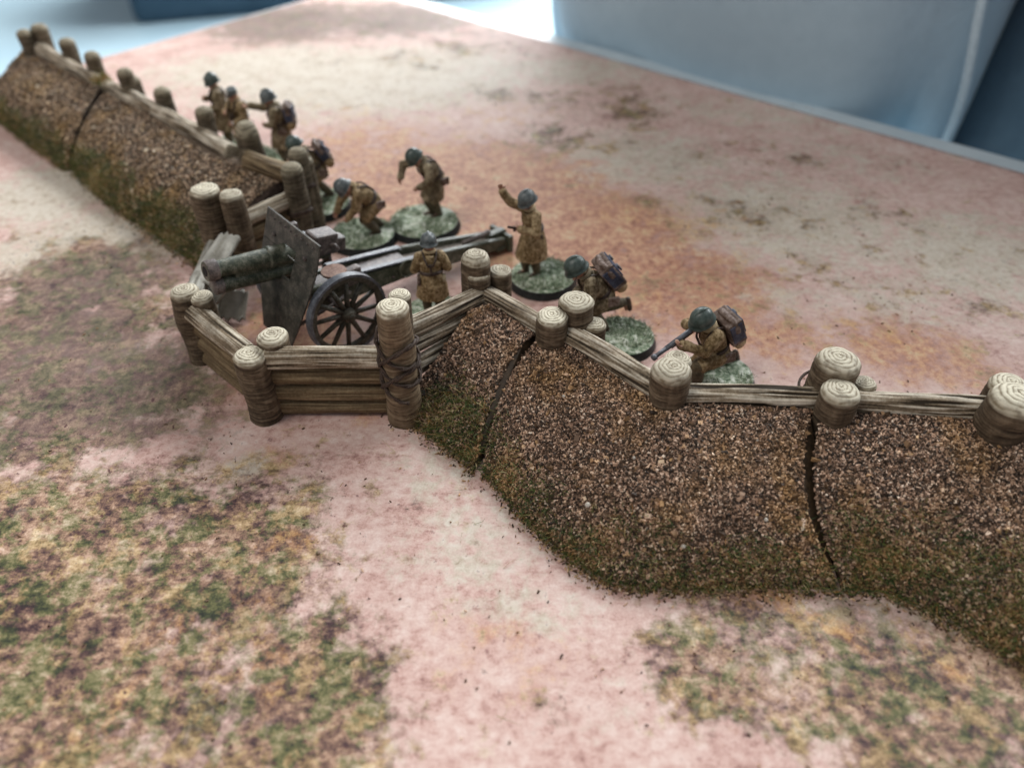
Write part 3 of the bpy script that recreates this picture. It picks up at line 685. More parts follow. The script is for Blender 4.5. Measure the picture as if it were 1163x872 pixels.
for sx, sy in ((-.6, .52), (-1.4, .52), (-2.2, .52), (-3.0, .52), (-4.2, .50), (-5.4, .44)): glink('rivet', lathe([(0, .05), (.04, .045), (.05, .02)], 10, 'Z'), GUNM, T_((sx, sy, 1.38+.16*sx)) @ Matrix.Rotation(-pi/2, 4, 'X'), tr)
for k in range(9):
    glink('rivet', lathe([(0, .035), (.03, .03), (.035, .01)], 8), GUNM, T_((.50, -1.2+.3*k, 3.40)), sh)
glink('handspike', tube_me([(-5.2, .1, .82), (-6.3, .12, .86)], .09), GUNM, parent=tr)
glink('elevating_wheel', tube_me([(cos(a)*.28-2.7, .58, 1.15+sin(a)*.28) for a in np.linspace(0, 2*pi, 24)[:-1]], .035, 6, True), GREEN)
glink('gear_case', box_me(.6, .3, .5, .08, c=(-.75, .62, 1.75)), GUNM)
st = glink('seat', lathe([(0, .05), (.02, .33), (.06, .36), (.10, .34), (.11, .05)], 28, 'Z'), LEATH, T_((-.05, 1.0, 2.3)))
glink('seat_arm', tube_me([(-.05, 1.0, 2.3), (-.1, .9, 1.8), (-.1, .5, 1.5)], .05), GUNM, parent=st)
glink('sight_box', box_me(.28, .2, .35, .05, c=(.1, -.75, 3.0)), GUNM)
glink('brake_rod', tube_me([(1.2, .8, 1.0), (.2, .9, 1.25), (-.6, .7, 1.3)], .05), GUNM)

# ------------------------------------------------------------------ soldiers
SK = paint('skin', C3(.46, .22, .145), C3(.66, .42, .32), C3(.20, .085, .055), .55, 9, .15, pt=3.0)
COAT = paint('greatcoat_mustard', C3(.185, .120, .054), C3(.52, .39, .23), C3(.050, .030, .014), .75, 5.5, .35, spec=.25, pt=3.0)
COAT2 = paint('greatcoat_olive', C3(.14, .102, .058), C3(.44, .36, .24), C3(.038, .027, .015), .75, 5.5, .35, spec=.25, pt=3.0)
PANT = paint('trousers_khaki', C3(.115, .085, .050), C3(.24, .19, .12), C3(.035, .025, .015), .75, 6, .3, spec=.25, pt=3.0)
PUTT = paint('puttee_olive', C3(.10, .078, .048), C3(.22, .18, .12), C3(.03, .022, .014), .75, 10, .3)
BOOT = paint('boot_brown', C3(.045, .028, .020), C3(.12, .08, .055), C3(.015, .010, .008), .5, 8, pt=3.0)
HELM = paint('helmet_blue_green', C3(.024, .040, .034), C3(.09, .12, .105), C3(.009, .015, .013), .42, 6, .12, spec=.6, pt=3.0)
HELM2 = paint('helmet_grey_green', C3(.040, .050, .052), C3(.16, .18, .18), C3(.014, .020, .024), .42, 6, .12, spec=.6, pt=3.0)
STRAP = paint('leather_dark', C3(.050, .030, .022), C3(.13, .085, .065), C3(.018, .010, .008), .5, 10, .2, spec=.5)
PACK = paint('pack_brown', C3(.12, .075, .055), C3(.42, .33, .29), C3(.03, .018, .014), .6, 7, .35)
ROLL = paint('blanket_buff', C3(.34, .23, .12), C3(.62, .48, .32), C3(.10, .06, .03), .75, 7, .35)
NAVY = paint('pack_flap_blue', C3(.045, .055, .095), C3(.14, .16, .24), C3(.015, .016, .028), .55, 7)
GMET = paint('rifle_steel', C3(.10, .105, .125), C3(.26, .27, .31), C3(.04, .04, .05), .4, 8, spec=.6)
GWOOD = paint('rifle_stock', C3(.10, .04, .02), C3(.22, .10, .055), C3(.04, .015, .008), .5)
WHITE = paint('pale_cloth', C3(.50, .50, .52), C3(.72, .72, .74), C3(.25, .25, .27), .75)
BASEB = paint('base_black', C3(.012, .014, .014), C3(.04, .045, .045), C3(.006, .006, .006), .45)
tt = NT('base_flock'); nn_ = tt.noise(5, 6, .7)
tt.col(tt.ramp(nn_, [(.34, C3(.04, .06, .035)), (.43, C3(.16, .22, .13)), (.51, C3(.38, .43, .31)), (.60, C3(.68, .69, .60))])); tt.bump(nn_, .8, .05); FLOCK = tt.m
tt = NT('flock_fibre'); tt.col(tt.ramp(tt.attr('rnd'), [(0, C3(.05, .08, .04)), (.4, C3(.15, .21, .12)), (.75, C3(.36, .42, .28)), (1, C3(.65, .67, .55))])); FLB = tt.m

def remesh(prims, voxel, mat, name, smooth=3, post_fn=None):
    bm = bmesh.new()
    for p in prims:
        if p[0] == 'cap':
            _, a, b, r0, r1 = p; a = Vector(a); b = Vector(b)
            d = b-a; L = max(d.length, 1e-5); q = d.to_track_quat('Z', 'X').to_matrix().to_4x4(); M = T_(a) @ q
            n = 14; rings = []
            prof = [(-r0*cos(t), r0*sin(t)) for t in (.45, .9, 1.3)]+[(L*u, r0+(r1-r0)*u) for u in (.1, .5, .9)]+[(L+r1*cos(t), r1*sin(t)) for t in (1.3, .9, .45)]
            for (z, r) in prof: rings.append([bm.verts.new(M @ Vector((cos(2*pi*j/n)*r, sin(2*pi*j/n)*r, z))) for j in range(n)])
            for A_, B_ in zip(rings, rings[1:]):
                for j in range(n): bm.faces.new((A_[j], A_[(j+1) % n], B_[(j+1) % n], B_[j]))
            bm.faces.new(rings[0][::-1]); bm.faces.new(rings[-1])
        elif p[0] == 'ell':
            _, c, r, rot = p
            M = T_(Vector(c)) @ (rot.to_4x4() if rot is not None else Matrix.Identity(4)) @ Matrix.Diagonal((r[0], r[1], r[2], 1))
            bmesh.ops.create_uvsphere(bm, u_segments=18, v_segments=12, radius=1, matrix=M)
        elif p[0] == 'loft':                       # list of (centre, rx, ry, rotation angle, matrix)
            n = 22; rings = []
            for (c, ux, uy) in p[1]: rings.append([bm.verts.new(Vector(c)+Vector(ux)*cos(2*pi*j/n)+Vector(uy)*sin(2*pi*j/n)) for j in range(n)])
            for A_, B_ in zip(rings, rings[1:]):
                for j in range(n): bm.faces.new((A_[j], A_[(j+1) % n], B_[(j+1) % n], B_[j]))
            bm.faces.new(rings[0][::-1]); bm.faces.new(rings[-1])
        elif p[0] == 'box':
            _, M, s = p
            bmesh.ops.create_cube(bm, size=1, matrix=M @ Matrix.Diagonal((s[0], s[1], s[2], 1)))
    bmesh.ops.recalc_face_normals(bm, faces=bm.faces)
    me = bpy.data.meshes.new('tmp'); bm.to_mesh(me); bm.free()
    o = bpy.data.objects.new('tmp', me); COL.objects.link(o)
    m = o.modifiers.new('r', 'REMESH'); m.mode = 'VOXEL'; m.voxel_size = voxel; m.use_smooth_shade = True
    if smooth:
        s = o.modifiers.new('s', 'SMOOTH'); s.iterations = smooth; s.factor = .5
    dg = bpy.context.evaluated_depsgraph_get(); dg.update()
    out = bpy.data.meshes.new_from_object(o.evaluated_get(dg)); out.name = name
    bpy.data.objects.remove(o); bpy.data.meshes.remove(me)
    if post_fn: post_fn(out)
    out.polygons.foreach_set('use_smooth', [True]*len(out.polygons))
    out.materials.clear(); out.materials.append(mat)
    return out
def folds(amp, freq, seed):
    def fn(me):
        n = len(me.vertices); c = np.empty(n*3, np.float32); me.vertices.foreach_get('co', c); c = c.reshape(-1, 3)
        m = np.empty(n*3, np.float32); me.vertex_normals.foreach_get('vector', m); m = m.reshape(-1, 3)
        d = np.array([nz(x*freq+seed, y*freq, z*freq*.45)+.4*nz(x*freq*2.2, y*freq*2.2+seed, z*freq) for x, y, z in c.tolist()])
        me.vertices.foreach_set('co', (c+m*(amp*d)[:, None]).astype(np.float32).ravel()); me.update()
    return fn
V3 = Vector
def frame(f, up=(0, 0, 1)):
    f = V3(f).normalized(); u = V3(up); l = u.cross(f).normalized(); u = f.cross(l)
    return Matrix((f, l, u)).transposed()
SCL = 1.65
def soldier(label, root, yaw, J, coat=COAT, helm=HELM, pack=True, base=1.08, basec=(0, 0), rifle=None, gear=True, skirt='stand', hat='helmet', vox=.011, extra=None, fl=1.0, group='painted toy soldiers holding the trench', strapx=True, rollup=None, upper=1.0, scale=1.0, bz=.25, basexy=None, ps=1.14):
    R = thing('person', label, 'person', (root[0], root[1], 0), yaw, group)
    MW = parent_world(R) @ T_((0, 0, bz)) @ Matrix.Scale(SCL*scale, 4)
    sd = root[0]*3.1+root[1]
    pl = lambda n, me, mat, parent=None: link(n, me, mat, parent or R, MW)
    g = {k: V3(v) for k, v in J.items() if isinstance(v, tuple) and len(v) == 3}
    hf = frame(g['hf'], g.get('hu', (0, 0, 1))); hc = g['head']
    pel, neck = g['pel'], g['neck']; up = (neck-pel).normalized()
    lat = (g['shL']-g['shR']).normalized(); fwd = lat.cross(up).normalized()
    def H_(x, y, z): return hc+hf @ V3((x, y, z))
    # --- body (one continuous skin)
    pr = [('ell', H_(0, 0, .02), (.118, .10, .135), hf), ('ell', H_(.03, 0, -.07), (.082, .075, .08), hf), ('cap', H_(.095, 0, .01), H_(.122, 0, -.03), .016, .024),
          ('cap', H_(.085, -.03, -.082), H_(.085, .03, -.082), .016, .016), ('cap', H_(.075, 0, -.128), H_(.083, 0, -.125), .026, .026), ('cap', H_(.08, -.045, .035), H_(.08, .045, .035), .018, .018),
          ('ell', H_(.0, .092, -.01), (.022, .014, .036), hf), ('ell', H_(.0, -.092, -.01), (.022, .014, .036), hf),
          ('cap', hc+hf @ V3((-.02, 0, -.06)), neck, .058, .066),
          ('loft', [(pel-up*.05, lat*.15, fwd*.10), (pel+up*.12, lat*.14, fwd*.095), (neck-up*.16, lat*.17, fwd*.11), (neck-up*.03, lat*.12, fwd*.08)])]
    for s in 'LR':
        pr += [('cap', g['sh'+s], g['el'+s], .058, .045), ('cap', g['el'+s], g['ha'+s], .043, .030), ('cap', neck-up*.05, g['sh'+s], .06, .06)]
        pr += [('cap', g['hip'+s], g['kn'+s], .085, .06), ('cap', g['kn'+s], g['an'+s], .058, .038)]
        ft = g.get('ft'+s, V3((1, 0, 0))); pr += [('cap', g['an'+s], g['an'+s]+ft*.12+V3((0, 0, -.03)), .038, .032), ('cap', pel, g['hip'+s], .1, .09)]
        # hand
        w = g['ha'+s]; d = g.get('hd'+s, (w-g['el'+s]).normalized()).normalized(); pn = g.get('pn'+s, V3((0, 0, -1)))
        sdv = d.cross(pn).normalized(); pn = sdv.cross(d).normalized(); cu = J.get('curl'+s, .5)
        pr.append(('ell', w+d*.045, (.052, .042, .020), Matrix((d, sdv, pn)).transposed()))
        for q, (off, ln) in enumerate(((-.030, .075), (-.010, .085), (.011, .080), (.030, .062))):
            b0 = w+d*.080+sdv*off; k1 = b0+(d*cos(cu*.7)+pn*sin(cu*.7))*ln*.5+sdv*off*.25; k2 = k1+(d*cos(cu*2)+pn*sin(cu*2))*ln*.5
            pr += [('cap', b0-d*.02, k1, .0125, .012), ('cap', k1, k2, .012, .0105)]
        th = -1 if s == 'L' else 1
        t0 = w+d*.025+sdv*.035*th; t1 = t0+(d*.6+sdv*th*.8+pn*.2).normalized()*.045; t2 = t1+(d*.9+sdv*th*.2+pn*.3).normalized()*.035
        pr += [('cap', t0, t1, .016, .014), ('cap', t1, t2, .014, .011)]
    body = pl('body', remesh(pr, vox*.85, SK, 'body', 1), SK)
    for sy in (-1, 1):
        pl('eye', remesh([('ell', H_(.094, .034*sy, .012), (.012, .015, .010), hf)], .005, STRAP, 'eye', 0), STRAP, body)
    # --- clothing
    sl = []
    for s in 'LR':
        el, ha, sh = g['el'+s], g['ha'+s], g['sh'+s]
        sl += [('cap', sh, el, .108, .090), ('cap', el, ha-(ha-el).normalized()*.02, .086, .070), ('cap', neck-up*.07, sh, .10, .108), ('cap', ha-(ha-el).normalized()*.085, ha-(ha-el).normalized()*.02, .082, .080)]
    sl += [('loft', [(pel-up*.02, lat*.225, fwd*.185), (pel+up*.10, lat*.195, fwd*.16), (pel+up*.25, lat*.215, fwd*.175), (neck-up*.16, lat*.235, fwd*.175), (neck-up*.02, lat*.15, fwd*.12)]),
           ('cap', neck-up*.02, neck+up*.03, .088, .082)]
    if skirt == 'stand':
        e = g.get('hem', V3((0, 0, .52))); sp = J.get('hemr', (.30, .24))
        sl.append(('loft', [(pel+up*.07, lat*.205, fwd*.170), (pel*.55+e*.45+V3((0, 0, .03)), lat*.28, fwd*.24), (e, lat*sp[0]*1.18, V3((1, 0, 0))*sp[1]*1.18), (e-V3((0, 0, .02)), lat*sp[0]*1.14, V3((1, 0, 0))*sp[1]*1.14)]))
    else:
        for s in 'LR':
            k = g['kn'+s]; h = g['hip'+s]
            sl.append(('cap', h, h.lerp(k, .80), .165, .135))
        sl.append(('cap', pel-lat*.08, pel+lat*.08, .15, .15))
        sl.append(('cap', pel-fwd*.05, pel-fwd*.10+V3((0, 0, -.22)), .13, .12))
    pl('greatcoat', remesh(sl, vox, coat, 'greatcoat', 3, folds(.020, 7, sd)), coat)
    # collar flap, cuffs
    pl('collar', tube_me([neck+up*.045+(lat*cos(a)*.098+fwd*sin(a)*.095) for a in np.linspace(0, 2*pi, 20)[:-1]], .030, 8, True), coat)
    for s in 'LR':
        h, k, a_ = g['hip'+s], g['kn'+s], g['an'+s]
        pl('trouser_leg', remesh([('cap', h, k, .14, .105), ('cap', k, k.lerp(a_, .12), .108, .095)], vox, PANT, 'trouser_leg', 2, folds(.012, 8, sd+2)), PANT)
        nrm = (a_-k).normalized(); pts = []
        V = []; f = []; n = 18; m = 26; o1 = nrm.orthogonal().normalized(); o2 = nrm.cross(o1)
        for i in range(m):
            u = .08+.88*i/(m-1); c = k.lerp(a_, u); rad = (.096*(1-u)+.066*u+.014*sin(u*pi))*(1+.06*((i % 4)/3))
            for j in range(n): V.append(c+(o1*cos(2*pi*j/n)+o2*sin(2*pi*j/n))*rad)
        for i in range(m-1):
            for j in range(n): f.append((i*n+j, i*n+(j+1) % n, (i+1)*n+(j+1) % n, (i+1)*n+j))
        f += [tuple(range(n))[::-1], tuple((m-1)*n+j for j in range(n))]
        me = mesh_np('puttee', V, f); bmf(me, False); pl('puttee', me, PUTT)
        ft = g.get('ft'+s, V3((1, 0, 0))).normalized()
        dn = J.get('fd'+s, V3((0, 0, -1))); dn = V3(dn)
        pl('boot', remesh([('cap', a_, a_+dn*.02, .058, .056), ('cap', a_+dn*.035-ft*.03, a_+dn*.042+ft*.10, .050, .052), ('cap', a_+dn*.045+ft*.10, a_+dn*.052+ft*.17, .052, .042)], vox, BOOT, 'boot', 1), BOOT)
    # --- harness
    wr = [pel+up*.10+(lat*cos(a)*.212+fwd*sin(a)*.177) for a in np.linspace(0, 2*pi, 36)[:-1]]
    belt = join([(tube_me([p-up*.012 for p in wr], .020, 6, True), Matrix.Identity(4)), (tube_me([p+up*.014 for p in wr], .020, 6, True), Matrix.Identity(4))]); pl('belt', belt, STRAP)
    if gear:
        for sy in (-1, 1):
            pts = [pel+up*.10+lat*.07*sy+fwd*.185, pel+up*.3+lat*.09*sy+fwd*.19, neck-up*.10+lat*.11*sy+fwd*.17, neck+up*.035+lat*.13*sy+fwd*.02, neck-up*.07+lat*.10*sy-fwd*.155, neck-up*.2+lat*.04*sy-fwd*.192, pel+up*.3-fwd*.195+lat*.005*sy, pel+up*.1-fwd*.185]
            pl('strap', tube_me(catmull(pts, 30), .019, 6), STRAP)
            pouch = box_me(.055, .10, .085, .015); M = T_(pel+up*.07+lat*.11*sy+fwd*.195) @ Matrix((fwd, lat, up)).transposed().to_4x4(); pouch.transform(M); pl('pouch', pouch, STRAP)
        cb = lathe([(-.035, .03), (-.03, .085), (.03, .085), (.035, .03)], 20, 'X'); cb.transform(T_(pel-up*.06-lat*.24-fwd*.04) @ frame(-lat).to_4x4()); cb.transform(Matrix.Identity(4)); pl('canteen', cb, COAT2)
        hv = box_me(.06, .20, .17, .03); hv.transform(T_(pel-up*.06+lat*.24-fwd*.05) @ frame(lat).to_4x4()); pl('haversack', hv, PACK)
    if pack:
        bk = Matrix((fwd, lat, up)).transposed().to_4x4()
        pc = neck-up*.24-fwd*.29
        def bx(n, c, s, mat, par=None, bev=.02):
            s = tuple(q*ps for q in s); c = tuple(q*ps for q in c); m = box_me(*s, bev); m.transform(T_(pc) @ bk @ T_(c)); return pl(n, m, mat, par)
        kp = bx('backpack', (0, 0, 0), (.19, .34, .36), PACK, None, .035)
        bx('pack_flap', (-.098, 0, .05), (.02, .30, .22), NAVY, kp, .008)
        [bx('side_panel', (0, .172*q_, .02), (.15, .014, .27), NAVY, kp, .006) for q_ in (1, -1)]
        rl = tube_me(catmull([(-.01, .20, .04), (-.01, .20, .12), (-.01, .16, .215), (0, 0, .245), (-.01, -.16, .215), (-.01, -.20, .12), (-.01, -.20, .04)], 26), .052, 12)
        for v in rl.vertices: v.co += V3((0, 0, 0))
        rl.transform(T_(pc) @ bk); pl('blanket_roll', rl, PACK, kp)
        br = tube_me([(.0, -.21, -.235), (0, 0, -.245), (0, .21, -.235)], .095, 14); br.transform(T_(pc) @ bk); pl('bedroll', br, ROLL, kp)
        for y in (-.09, .09):
            s_ = box_me(.006, .028, .46, .002); s_.transform(T_(pc) @ bk @ T_((-.112, y, -.02))); pl('pack_strap', s_, STRAP, kp)
            s_ = tube_me([(.0+cos(a)*.098, y, -.235+sin(a)*.098) for a in np.linspace(0, 2*pi, 20)[:-1]], .012, 6, True); s_.transform(T_(pc) @ bk); pl('roll_strap', s_, STRAP, kp)
        for y, z in ((-.06, .10), (.05, .02), (0, -.06)):
            bx('mess_tin', (-.125, y, z), (.025, .07, .05), GMET, kp, .01)
    # --- helmet
    Mh = T_(hc) @ hf.to_4x4() @ T_((-.005, 0, .045)) @ Matrix.Rotation(.10, 4, 'Y')
    if hat == 'helmet':
        V = []; f = []; n = 36
        prof = [(.0, .163), (.03, .155), (.055, .139), (.085, .130), (.12, .117), (.155, .088), (.178, .05)]
        prof = [(-.045, .176, 1), (-.034, .178, 1), (-.012, .160, .6), (.004, .150, 0), (.045, .150, 0), (.090, .138, 0), (.130, .112, 0), (.160, .075, 0), (.176, .034, 0)]
        for (z, r, fr) in prof:
            for j in range(n):
                a = 2*pi*j/n; ex = 1.16*r
                zz = z-(.018*fr*abs(cos(a)))-.012*fr*max(0, cos(a))
                V.append((cos(a)*ex*(1 if fr == 0 else 1.0), sin(a)*r*(.97 if fr else 1), zz+.03))
        for i in range(len(prof)-1):
            for j in range(n): f.append((i*n+j, i*n+(j+1) % n, (i+1)*n+(j+1) % n, (i+1)*n+j))
        f.append(tuple((len(prof)-1)*n+j for j in range(n)))
        f.append(tuple(range(n))[::-1])
        me = mesh_np('helmet', V, f); bmf(me, False); hm = link('helmet', me, helm, R, MW @ Mh)
        cr = tube_me([(.145*cos(a), 0, .035+.172*sin(a)) for a in np.linspace(.45, pi-.15, 18)], .018, 8, rf=lambda u: .012+.018*sin(pi*u)); link('crest', cr, helm, hm, MW @ Mh)
        link('badge', box_me(.012, .045, .05, .004, c=(.155, 0, .065)), helm, hm, MW @ Mh)
        link('chin_strap', tube_me([H_(.03, .095, .03), H_(.05, .088, -.06), H_(.07, .04, -.135), H_(.07, -.04, -.135), H_(.05, -.088, -.06), H_(.03, -.095, .03)], .009, 6), STRAP, hm, MW)
    else:
        kp = lathe([(-.01, .118), (.01, .122), (.10, .115), (.118, .10), (.122, .02)], 28, 'Z'); km = link('kepi', kp, helm, R, MW @ Mh)
        link('peak', box_me(.10, .16, .014, .006, c=(.14, 0, -.005)), STRAP, km, MW @ Mh)
    # --- rifle
    if rifle:
        a, b = V3(rifle[0]), V3(rifle[1]); d = (b-a).normalized(); M = T_(a) @ frame(d).to_4x4(); L = (b-a).length
        rg = pl('rifle', join([(tube_me([(.0, 0, 0), (L*.72, 0, .0)], .038, 10), M)]), GMET)
        s_ = join([(box_me(L*.55, .060, .06, .015, c=(L*.35, 0, -.03)), M)]); pl('stock', s_, GWOOD, rg)
        s_ = join([(box_me(.26, .042, .10, .02, c=(-.10, 0, -.06)), M)]); pl('butt', s_, GWOOD, rg)
        s_ = join([(tube_me([(L*.70, 0, 0), (L*.98, 0, 0)], .032, 10), M), (tube_me([(L*.94, 0, 0), (L, 0, 0)], .045, 10), M)]); pl('muzzle', s_, GMET, rg)
        s_ = join([(tube_me([(.08, 0, .02), (.08, -.06, .0)], .012, 8), M)]); pl('bolt_handle', s_, GMET, rg)
        s_ = join([(tube_me([(.02, 0, -.05), (.04, 0, -.09), (.1, 0, -.09), (.12, 0, -.05)], .008, 6), M)]); pl('trigger_guard', s_, GMET, rg)
    if extra: extra(R, pl, g)
    # --- base
    if base:
        bc = R.matrix_basis @ V3((basec[0], basec[1], 0))
        if basexy is not None: bc = V3((basexy[0], basexy[1], 0))
        bs = link('base', lathe([(0.003, base*1.04), (.04, base*1.05), (.24, base*.97), (.27, base*.90)], 48, 'Z'), BASEB, R, T_(bc))
        V = []; f = []; nr, na = 14, 48
        V.append((0, 0, .30))
        for i in range(1, nr+1):
            for j in range(na):
                r = base*.965*i/nr; a = 2*pi*j/na; x, y = cos(a)*r, sin(a)*r
                V.append((x, y, .262+.055*(1-(i/nr)**4)+.05*nz(x*2.2+sd, y*2.2, 0)*(1-(i/nr)**3)))
        for j in range(na): f.append((0, 1+j, 1+(j+1) % na))
        for i in range(nr-1):
            for j in range(na): f.append((1+i*na+j, 1+(i+1)*na+j, 1+(i+1)*na+(j+1) % na, 1+i*na+(j+1) % na))
        link('turf', mesh_np('turf', V, f), FLOCK, bs, T_(bc))
        n = int(1500*base*fl); rr_ = base*.95*np.sqrt(RNG.uniform(0, 1, n)); aa = RNG.uniform(0, 2*pi, n)
        pos = np.stack([bc.x+rr_*np.cos(aa), bc.y+rr_*np.sin(aa), np.full(n, .30)], 1)
        ne = vnoise(pos, 1.6, sd); kk = ne > -.12
        blades('flock_grass', bs, pos[kk], np.tile([0, 0, 1.], (kk.sum(), 1)), .13, .011, mat=FLB, lean=1.1)
    return R

def vv(**k): return k
# 1 rifleman kneeling and aiming
kneel = vv(pel=(-.06, 0, .50), neck=(.17, 0, .96), head=(.31, -.03, 1.08), hf=(1, -.05, -.25), hu=(.25, .1, 1), shL=(.16, .17, .91), shR=(.12, -.17, .90), elL=(.34, .20, .72), haL=(.68, .03, .86), elR=(.26, -.36, .82), haR=(.36, -.09, .97),
           pnL=(0, 0, 1), curlL=.9, hdL=(.9, 0, .4), hdR=(1, .2, .1), pnR=(0, 1, .2), curlR=.9, hipL=(-.04, .10, .46), knL=(.40, .15, .44), anL=(.34, .15, .09), hipR=(-.08, -.10, .44), knR=(.12, -.17, .08), anR=(-.56, -.10, .12), ftL=(1, 0, 0), ftR=(-.35, 0, -.9), fdR=(-.9, 0, .3))
p1 = P(802, 434, 0)
soldier('kneeling rifleman aiming over the parapet, dark helmet, brown pack with blue flap', p1, radians(208), kneel, coat=COAT, rifle=((.30, -.07, 1.03), (1.16, .04, .80)), skirt='kneel', basexy=P(813, 433), base=1.0, scale=1.1, ps=1.3)
# 2 crouching, running forward with pack
adv = vv(pel=(-.08, 0, .66), neck=(.24, 0, 1.06), head=(.40, 0, 1.17), hf=(1, 0, -.35), hu=(.35, 0, 1), shL=(.22, .18, 1.0), shR=(.22, -.18, 1.0), elL=(.26, .26, .74), haL=(.50, .12, .74), elR=(.12, -.30, .74), haR=(.34, -.14, .64),
         pnL=(0, 0, 1), pnR=(0, .6, .6), curlL=.9, curlR=.9, hipL=(-.04, .1, .62), knL=(.16, .14, .44), anL=(-.10, .14, .09), hipR=(-.10, -.1, .60), knR=(-.16, -.14, .30), anR=(-.56, -.16, .30), ftL=(1, 0, 0), ftR=(-.2, 0, -1), fdR=(-1, 0, .2))
p2 = P(676, 380, 0)
soldier('crouching soldier with strapped pack and one boot raised, behind the three-post cluster', p2, radians(196), adv, coat=COAT2, skirt='kneel', base=.95, basexy=P(706, 389), scale=1.1, ps=1.3)
# 3 officer, right arm raised
off = vv(pel=(0, 0, .93), neck=(.10, 0, 1.42), head=(.15, 0, 1.58), hf=(1, .1, -.25), hu=(.2, 0, 1), shL=(.09, .19, 1.36), shR=(.09, -.19, 1.37), elL=(.16, .32, 1.10), haL=(.42, .14, 1.18), elR=(.32, -.32, 1.50), haR=(.48, -.34, 1.76), hdR=(.35, 0, .95), pnR=(.3, .9, 0), curlR=.15,
         pnL=(0, -1, 0), curlL=1.1, hipL=(0, .1, .88), knL=(.05, .10, .48), anL=(-.03, .09, .08), hipR=(0, -.1, .88), knR=(.14, -.10, .49), anR=(.10, -.10, .08), ftL=(1, .1, 0), ftR=(1, -.1, 0), hem=(.05, 0, .44), hemr=(.27, .27))
def pistol(R, pl, g):
    h = g['haL']+V3((.09, -.02, .02))
    pz = pl('pistol', join([(box_me(.19, .035, .045, .01), T_(h+V3((.06, 0, .05))) @ Matrix.Rotation(-.4, 4, 'Y')), (box_me(.045, .035, .10, .01), T_(h))]), STRAP)
    hb = box_me(.07, .05, .15, .02); hb.transform(T_(V3((-.02, .22, .88)))); pl('holster', hb, STRAP)
soldier('officer with one arm raised, mustard coat and blue-grey helmet, standing on green turf base', P(605, 318, 0), radians(213), off, coat=COAT, helm=HELM2, pack=False, gear=False, extra=pistol, base=1.08, basexy=P(616, 320))
# 4 leaning forward, arms out
lean = vv(pel=(-.08, 0, .90), neck=(.20, 0, 1.30), head=(.36, 0, 1.40), hf=(.9, 0, -.6), hu=(.6, 0, .9), shL=(.18, .19, 1.24), shR=(.20, -.19, 1.26), elL=(.20, .27, .98), haL=(.42, .20, .86), elR=(.50, -.34, 1.18), haR=(.62, -.26, .96), pnL=(0, -1, 0), pnR=(0, 1, 0), curlL=.6, curlR=.5,
          hipL=(-.06, .1, .86), knL=(.10, .10, .50), anL=(-.06, .08, .09), hipR=(-.08, -.1, .86), knR=(.16, -.10, .50), anR=(.02, -.08, .09), ftL=(1, 0, 0), ftR=(1, -.2, 0), hem=(.04, 0, .46), hemr=(.22, .20))
soldier('gunner leaning forward with both bare hands out, olive coat, alone on green turf base', P(495, 252, 0), radians(212), lean, coat=COAT2, pack=False, base=1.25, basexy=P(482, 258))
# 5 seen from behind
bak = vv(pel=(0, 0, .90), neck=(.05, 0, 1.36), head=(.08, 0, 1.50), hf=(1, 0, -.1), shL=(.04, .19, 1.29), shR=(.04, -.19, 1.29), elL=(.06, .30, 1.02), haL=(.30, .18, 1.05), elR=(.06, -.31, 1.02), haR=(.30, -.22, 1.08), pnL=(0, -1, 0), pnR=(0, 1, 0), curlL=.7, curlR=.7,
         hipL=(0, .1, .86), knL=(.05, .12, .47), anL=(-.02, .12, .08), hipR=(0, -.1, .86), knR=(.04, -.12, .47), anR=(0, -.12, .08), hem=(0, 0, .46), hemr=(.27, .22))
soldier('gunner seen from behind beside the gun trail, crossed dark straps on mustard coat', P(494, 364, 0), radians(97), bak, coat=COAT, helm=HELM2, pack=False, base=1.0, scale=.93)
# 6 stooping at the breech
sto = vv(pel=(-.18, 0, .72), neck=(.18, 0, 1.06), head=(.36, .02, 1.10), hf=(.75, .1, -.7), hu=(.7, 0, .75), shL=(.16, .19, 1.02), shR=(.18, -.19, 1.02), elL=(.26, .24, .74), haL=(.42, .14, .52), elR=(.42, -.26, .76), haR=(.56, -.18, .56), pnL=(0, -1, 0), pnR=(0, 1, 0), curlL=.4, curlR=.4,
         hipL=(-.18, .1, .68), knL=(.10, .16, .42), anL=(-.16, .15, .09), hipR=(-.2, -.1, .68), knR=(.02, -.14, .38), anR=(-.30, -.14, .09), ftL=(1, 0, 0), ftR=(1, 0, 0))
soldier('stooping gunner reaching down with both hands beside the gun breech, mustard sleeves', P(420, 272, 0), radians(205), sto, coat=COAT, helm=HELM2, pack=False, base=1.15, basec=(.2, -.1), skirt='kneel')
# 7 pack soldier behind the log corner
hun = vv(pel=(-.10, 0, .80), neck=(.14, 0, 1.22), head=(.28, 0, 1.33), hf=(1, .15, -.45), hu=(.4, 0, .9), shL=(.13, .18, 1.15), shR=(.13, -.18, 1.15), elL=(.22, .26, .88), haL=(.46, .12, .92), elR=(.26, -.30, .90), haR=(.46, -.14, .95), pnL=(0, 0, 1), pnR=(0, 1, 0), curlL=.8, curlR=.8,
         hipL=(-.10, .1, .76), knL=(.16, .14, .46), anL=(.0, .13, .09), hipR=(-.12, -.1, .76), knR=(-.02, -.14, .42), anR=(-.30, -.14, .09))
soldier('hunched soldier with a pack looking down over the log corner, dark green helmet', P(364, 236, 0), radians(200), hun, coat=COAT2, helm=HELM, pack=True, base=1.15, skirt='kneel')
